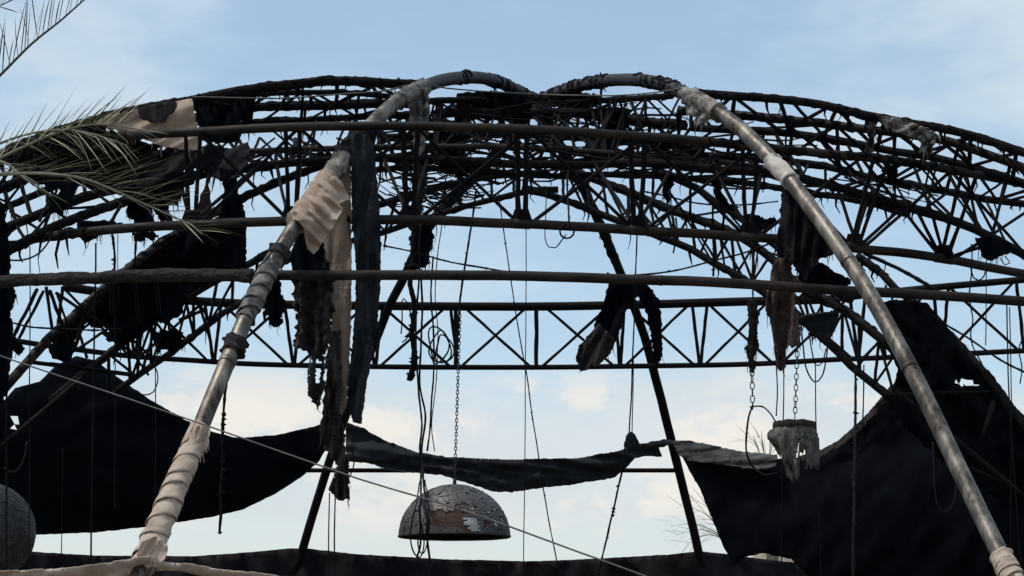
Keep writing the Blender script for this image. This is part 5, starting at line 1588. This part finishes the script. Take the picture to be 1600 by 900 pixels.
# bright feathered frond along the roof edge
frond(palm, [(-150, 328, 9.2), (-90, 290, 8.8), (-30, 262, 8.5), (40, 228, 8.3), (95, 205, 8.2), (140, 195, 8.1), (180, 196, 8.05), (240, 206, 8.0)], 0.011,
      [(0.18, 0.86, 50, (30, -66), (50, -52), 0.22, 9), (0.2, 0.84, 24, (60, -40), (40, -18), 0.2, 9), (0.45, 0.98, 16, (60, 18), (34, 12), 0.2, 9)], "dry", 3)
# drooping frond with hanging leaflets
frond(palm, [(-150, 330, 9.2), (-70, 262, 8.9), (0, 224, 8.7), (60, 206, 8.6), (112, 203, 8.5), (150, 211, 8.5), (200, 228, 8.5)], 0.010,
      [(0.62, 0.98, 15, (42, 44), (34, 30), 0.2, 7), (0.2, 0.6, 12, (60, -10), (50, 24), 0.25, 10), (0.5, 0.95, 10, (50, 6), (40, 14), 0.2, 8)], "dry", 4)
# long low frond drooping to the right
frond(palm, [(-150, 332, 9.2), (-80, 290, 8.7), (-20, 275, 8.5), (60, 271, 8.3), (130, 279, 8.2), (180, 298, 8.15), (240, 325, 8.1), (300, 352, 8.05), (316, 366, 8.0)], 0.011,
      [(0.15, 0.75, 44, (90, -30), (96, -48), 0.2, 12), (0.4, 0.96, 24, (86, -8), (56, -4), 0.2, 7), (0.45, 0.9, 14, (50, 24), (40, 26), 0.2, 6)], "dry", 5)
frond(palm, [(-150, 334, 9.2), (-60, 270, 9.0), (0, 252, 8.9), (40, 280, 8.8), (80, 306, 8.8)], 0.013,
      [(0.5, 0.96, 10, (46, 14), (36, 30), 0.2, 8), (0.3, 0.8, 10, (70, -12), (60, -4), 0.2, 10)], "green", 6)

# palms beyond the right-hand sheet, only their tips show
for (x, y, d, h, lab, tips) in (
        (1200, 740, 46.0, 0, "distant palm whose leaf tips rise behind the hem painted as top-lit", [(1166, 682), (1184, 680), (1206, 690)]),
        (1150, 850, 44.0, 0, "distant palm whose leaves show left of the lower right black sheet", [(1062, 790), (1046, 822), (1056, 836), (1080, 780), (1072, 850), (1090, 812)])):
    base = P(x, y, d)
    t = thing("palm_tree", lab, "tree", (base.x, base.y, 0), "distant palms")
    bm = bmesh.new()
    sweep(bm, catmull([Vector((base.x + 0.2, base.y, 0)), Vector((base.x + 0.1, base.y, base.z * 0.5)), base], 0.2), 0.13, 10, 0.1, 5)
    emit("trunk", bm, "palm_bark", t)
    rnd = random.Random(int(x))
    for (tx, ty) in tips:
        e = P(tx, ty, d + rnd.uniform(-.5, .5))
        mid = base.lerp(e, 0.55) + Vector((0, 0, 0.18))
        pp = catmull([base, mid, e], 0.06)
        bm = bmesh.new()
        sweep(bm, pp, lambda u: 0.014 * (1.1 - u), 5)
        f = emit("frond", bm, "leaf_green", t)
        for i in range(6):
            k = int((0.35 + 0.63 * i / 5) * (len(pp) - 1))
            tg = (pp[min(k + 1, len(pp) - 1)] - pp[max(0, k - 1)]).normalized()
            for sg in (-1, 1):
                dv = (tg * 0.75 + Vector((0.2 * rnd.uniform(-1, 1), 0.5 * sg, 0.45 * sg))).normalized()
                leaflet(f, pp[k], pp[k] + dv * rnd.uniform(0.35, 0.7), 0.009, "dark", rnd)

# thatched roof tip far off, seen under the right-hand sheet
bm = bmesh.new()
c = P(1206, 876, 60.0)
n = 20
prof = [(0.02, 0.35), (0.35, 0.22), (0.8, -0.05), (1.3, -0.5), (1.32, -0.58), (0.6, -0.55)]
gr = [[bm.verts.new(c + Vector((r * math.cos(2 * math.pi * k / n) * (1 + 0.05 * math.sin(k * 5)), r * math.sin(2 * math.pi * k / n), z))) for k in range(n)] for r, z in prof]
for A, B in zip(gr, gr[1:]):
    for k in range(n):
        bm.faces.new((A[k], B[k], B[(k + 1) % n], A[(k + 1) % n]))
bm.faces.new(gr[0])
bm.faces.new(list(reversed(gr[-1])))
hut = thing("thatched_hut", "distant thatched roof tip seen under the lower right sheet", "hut", (c.x, c.y, 0))
emit("roof", bm, "thatch", hut)
tube("post", [Vector((c.x, c.y, 0)), c + Vector((0, 0, -0.5))], 0.12, "palm_bark", hut)
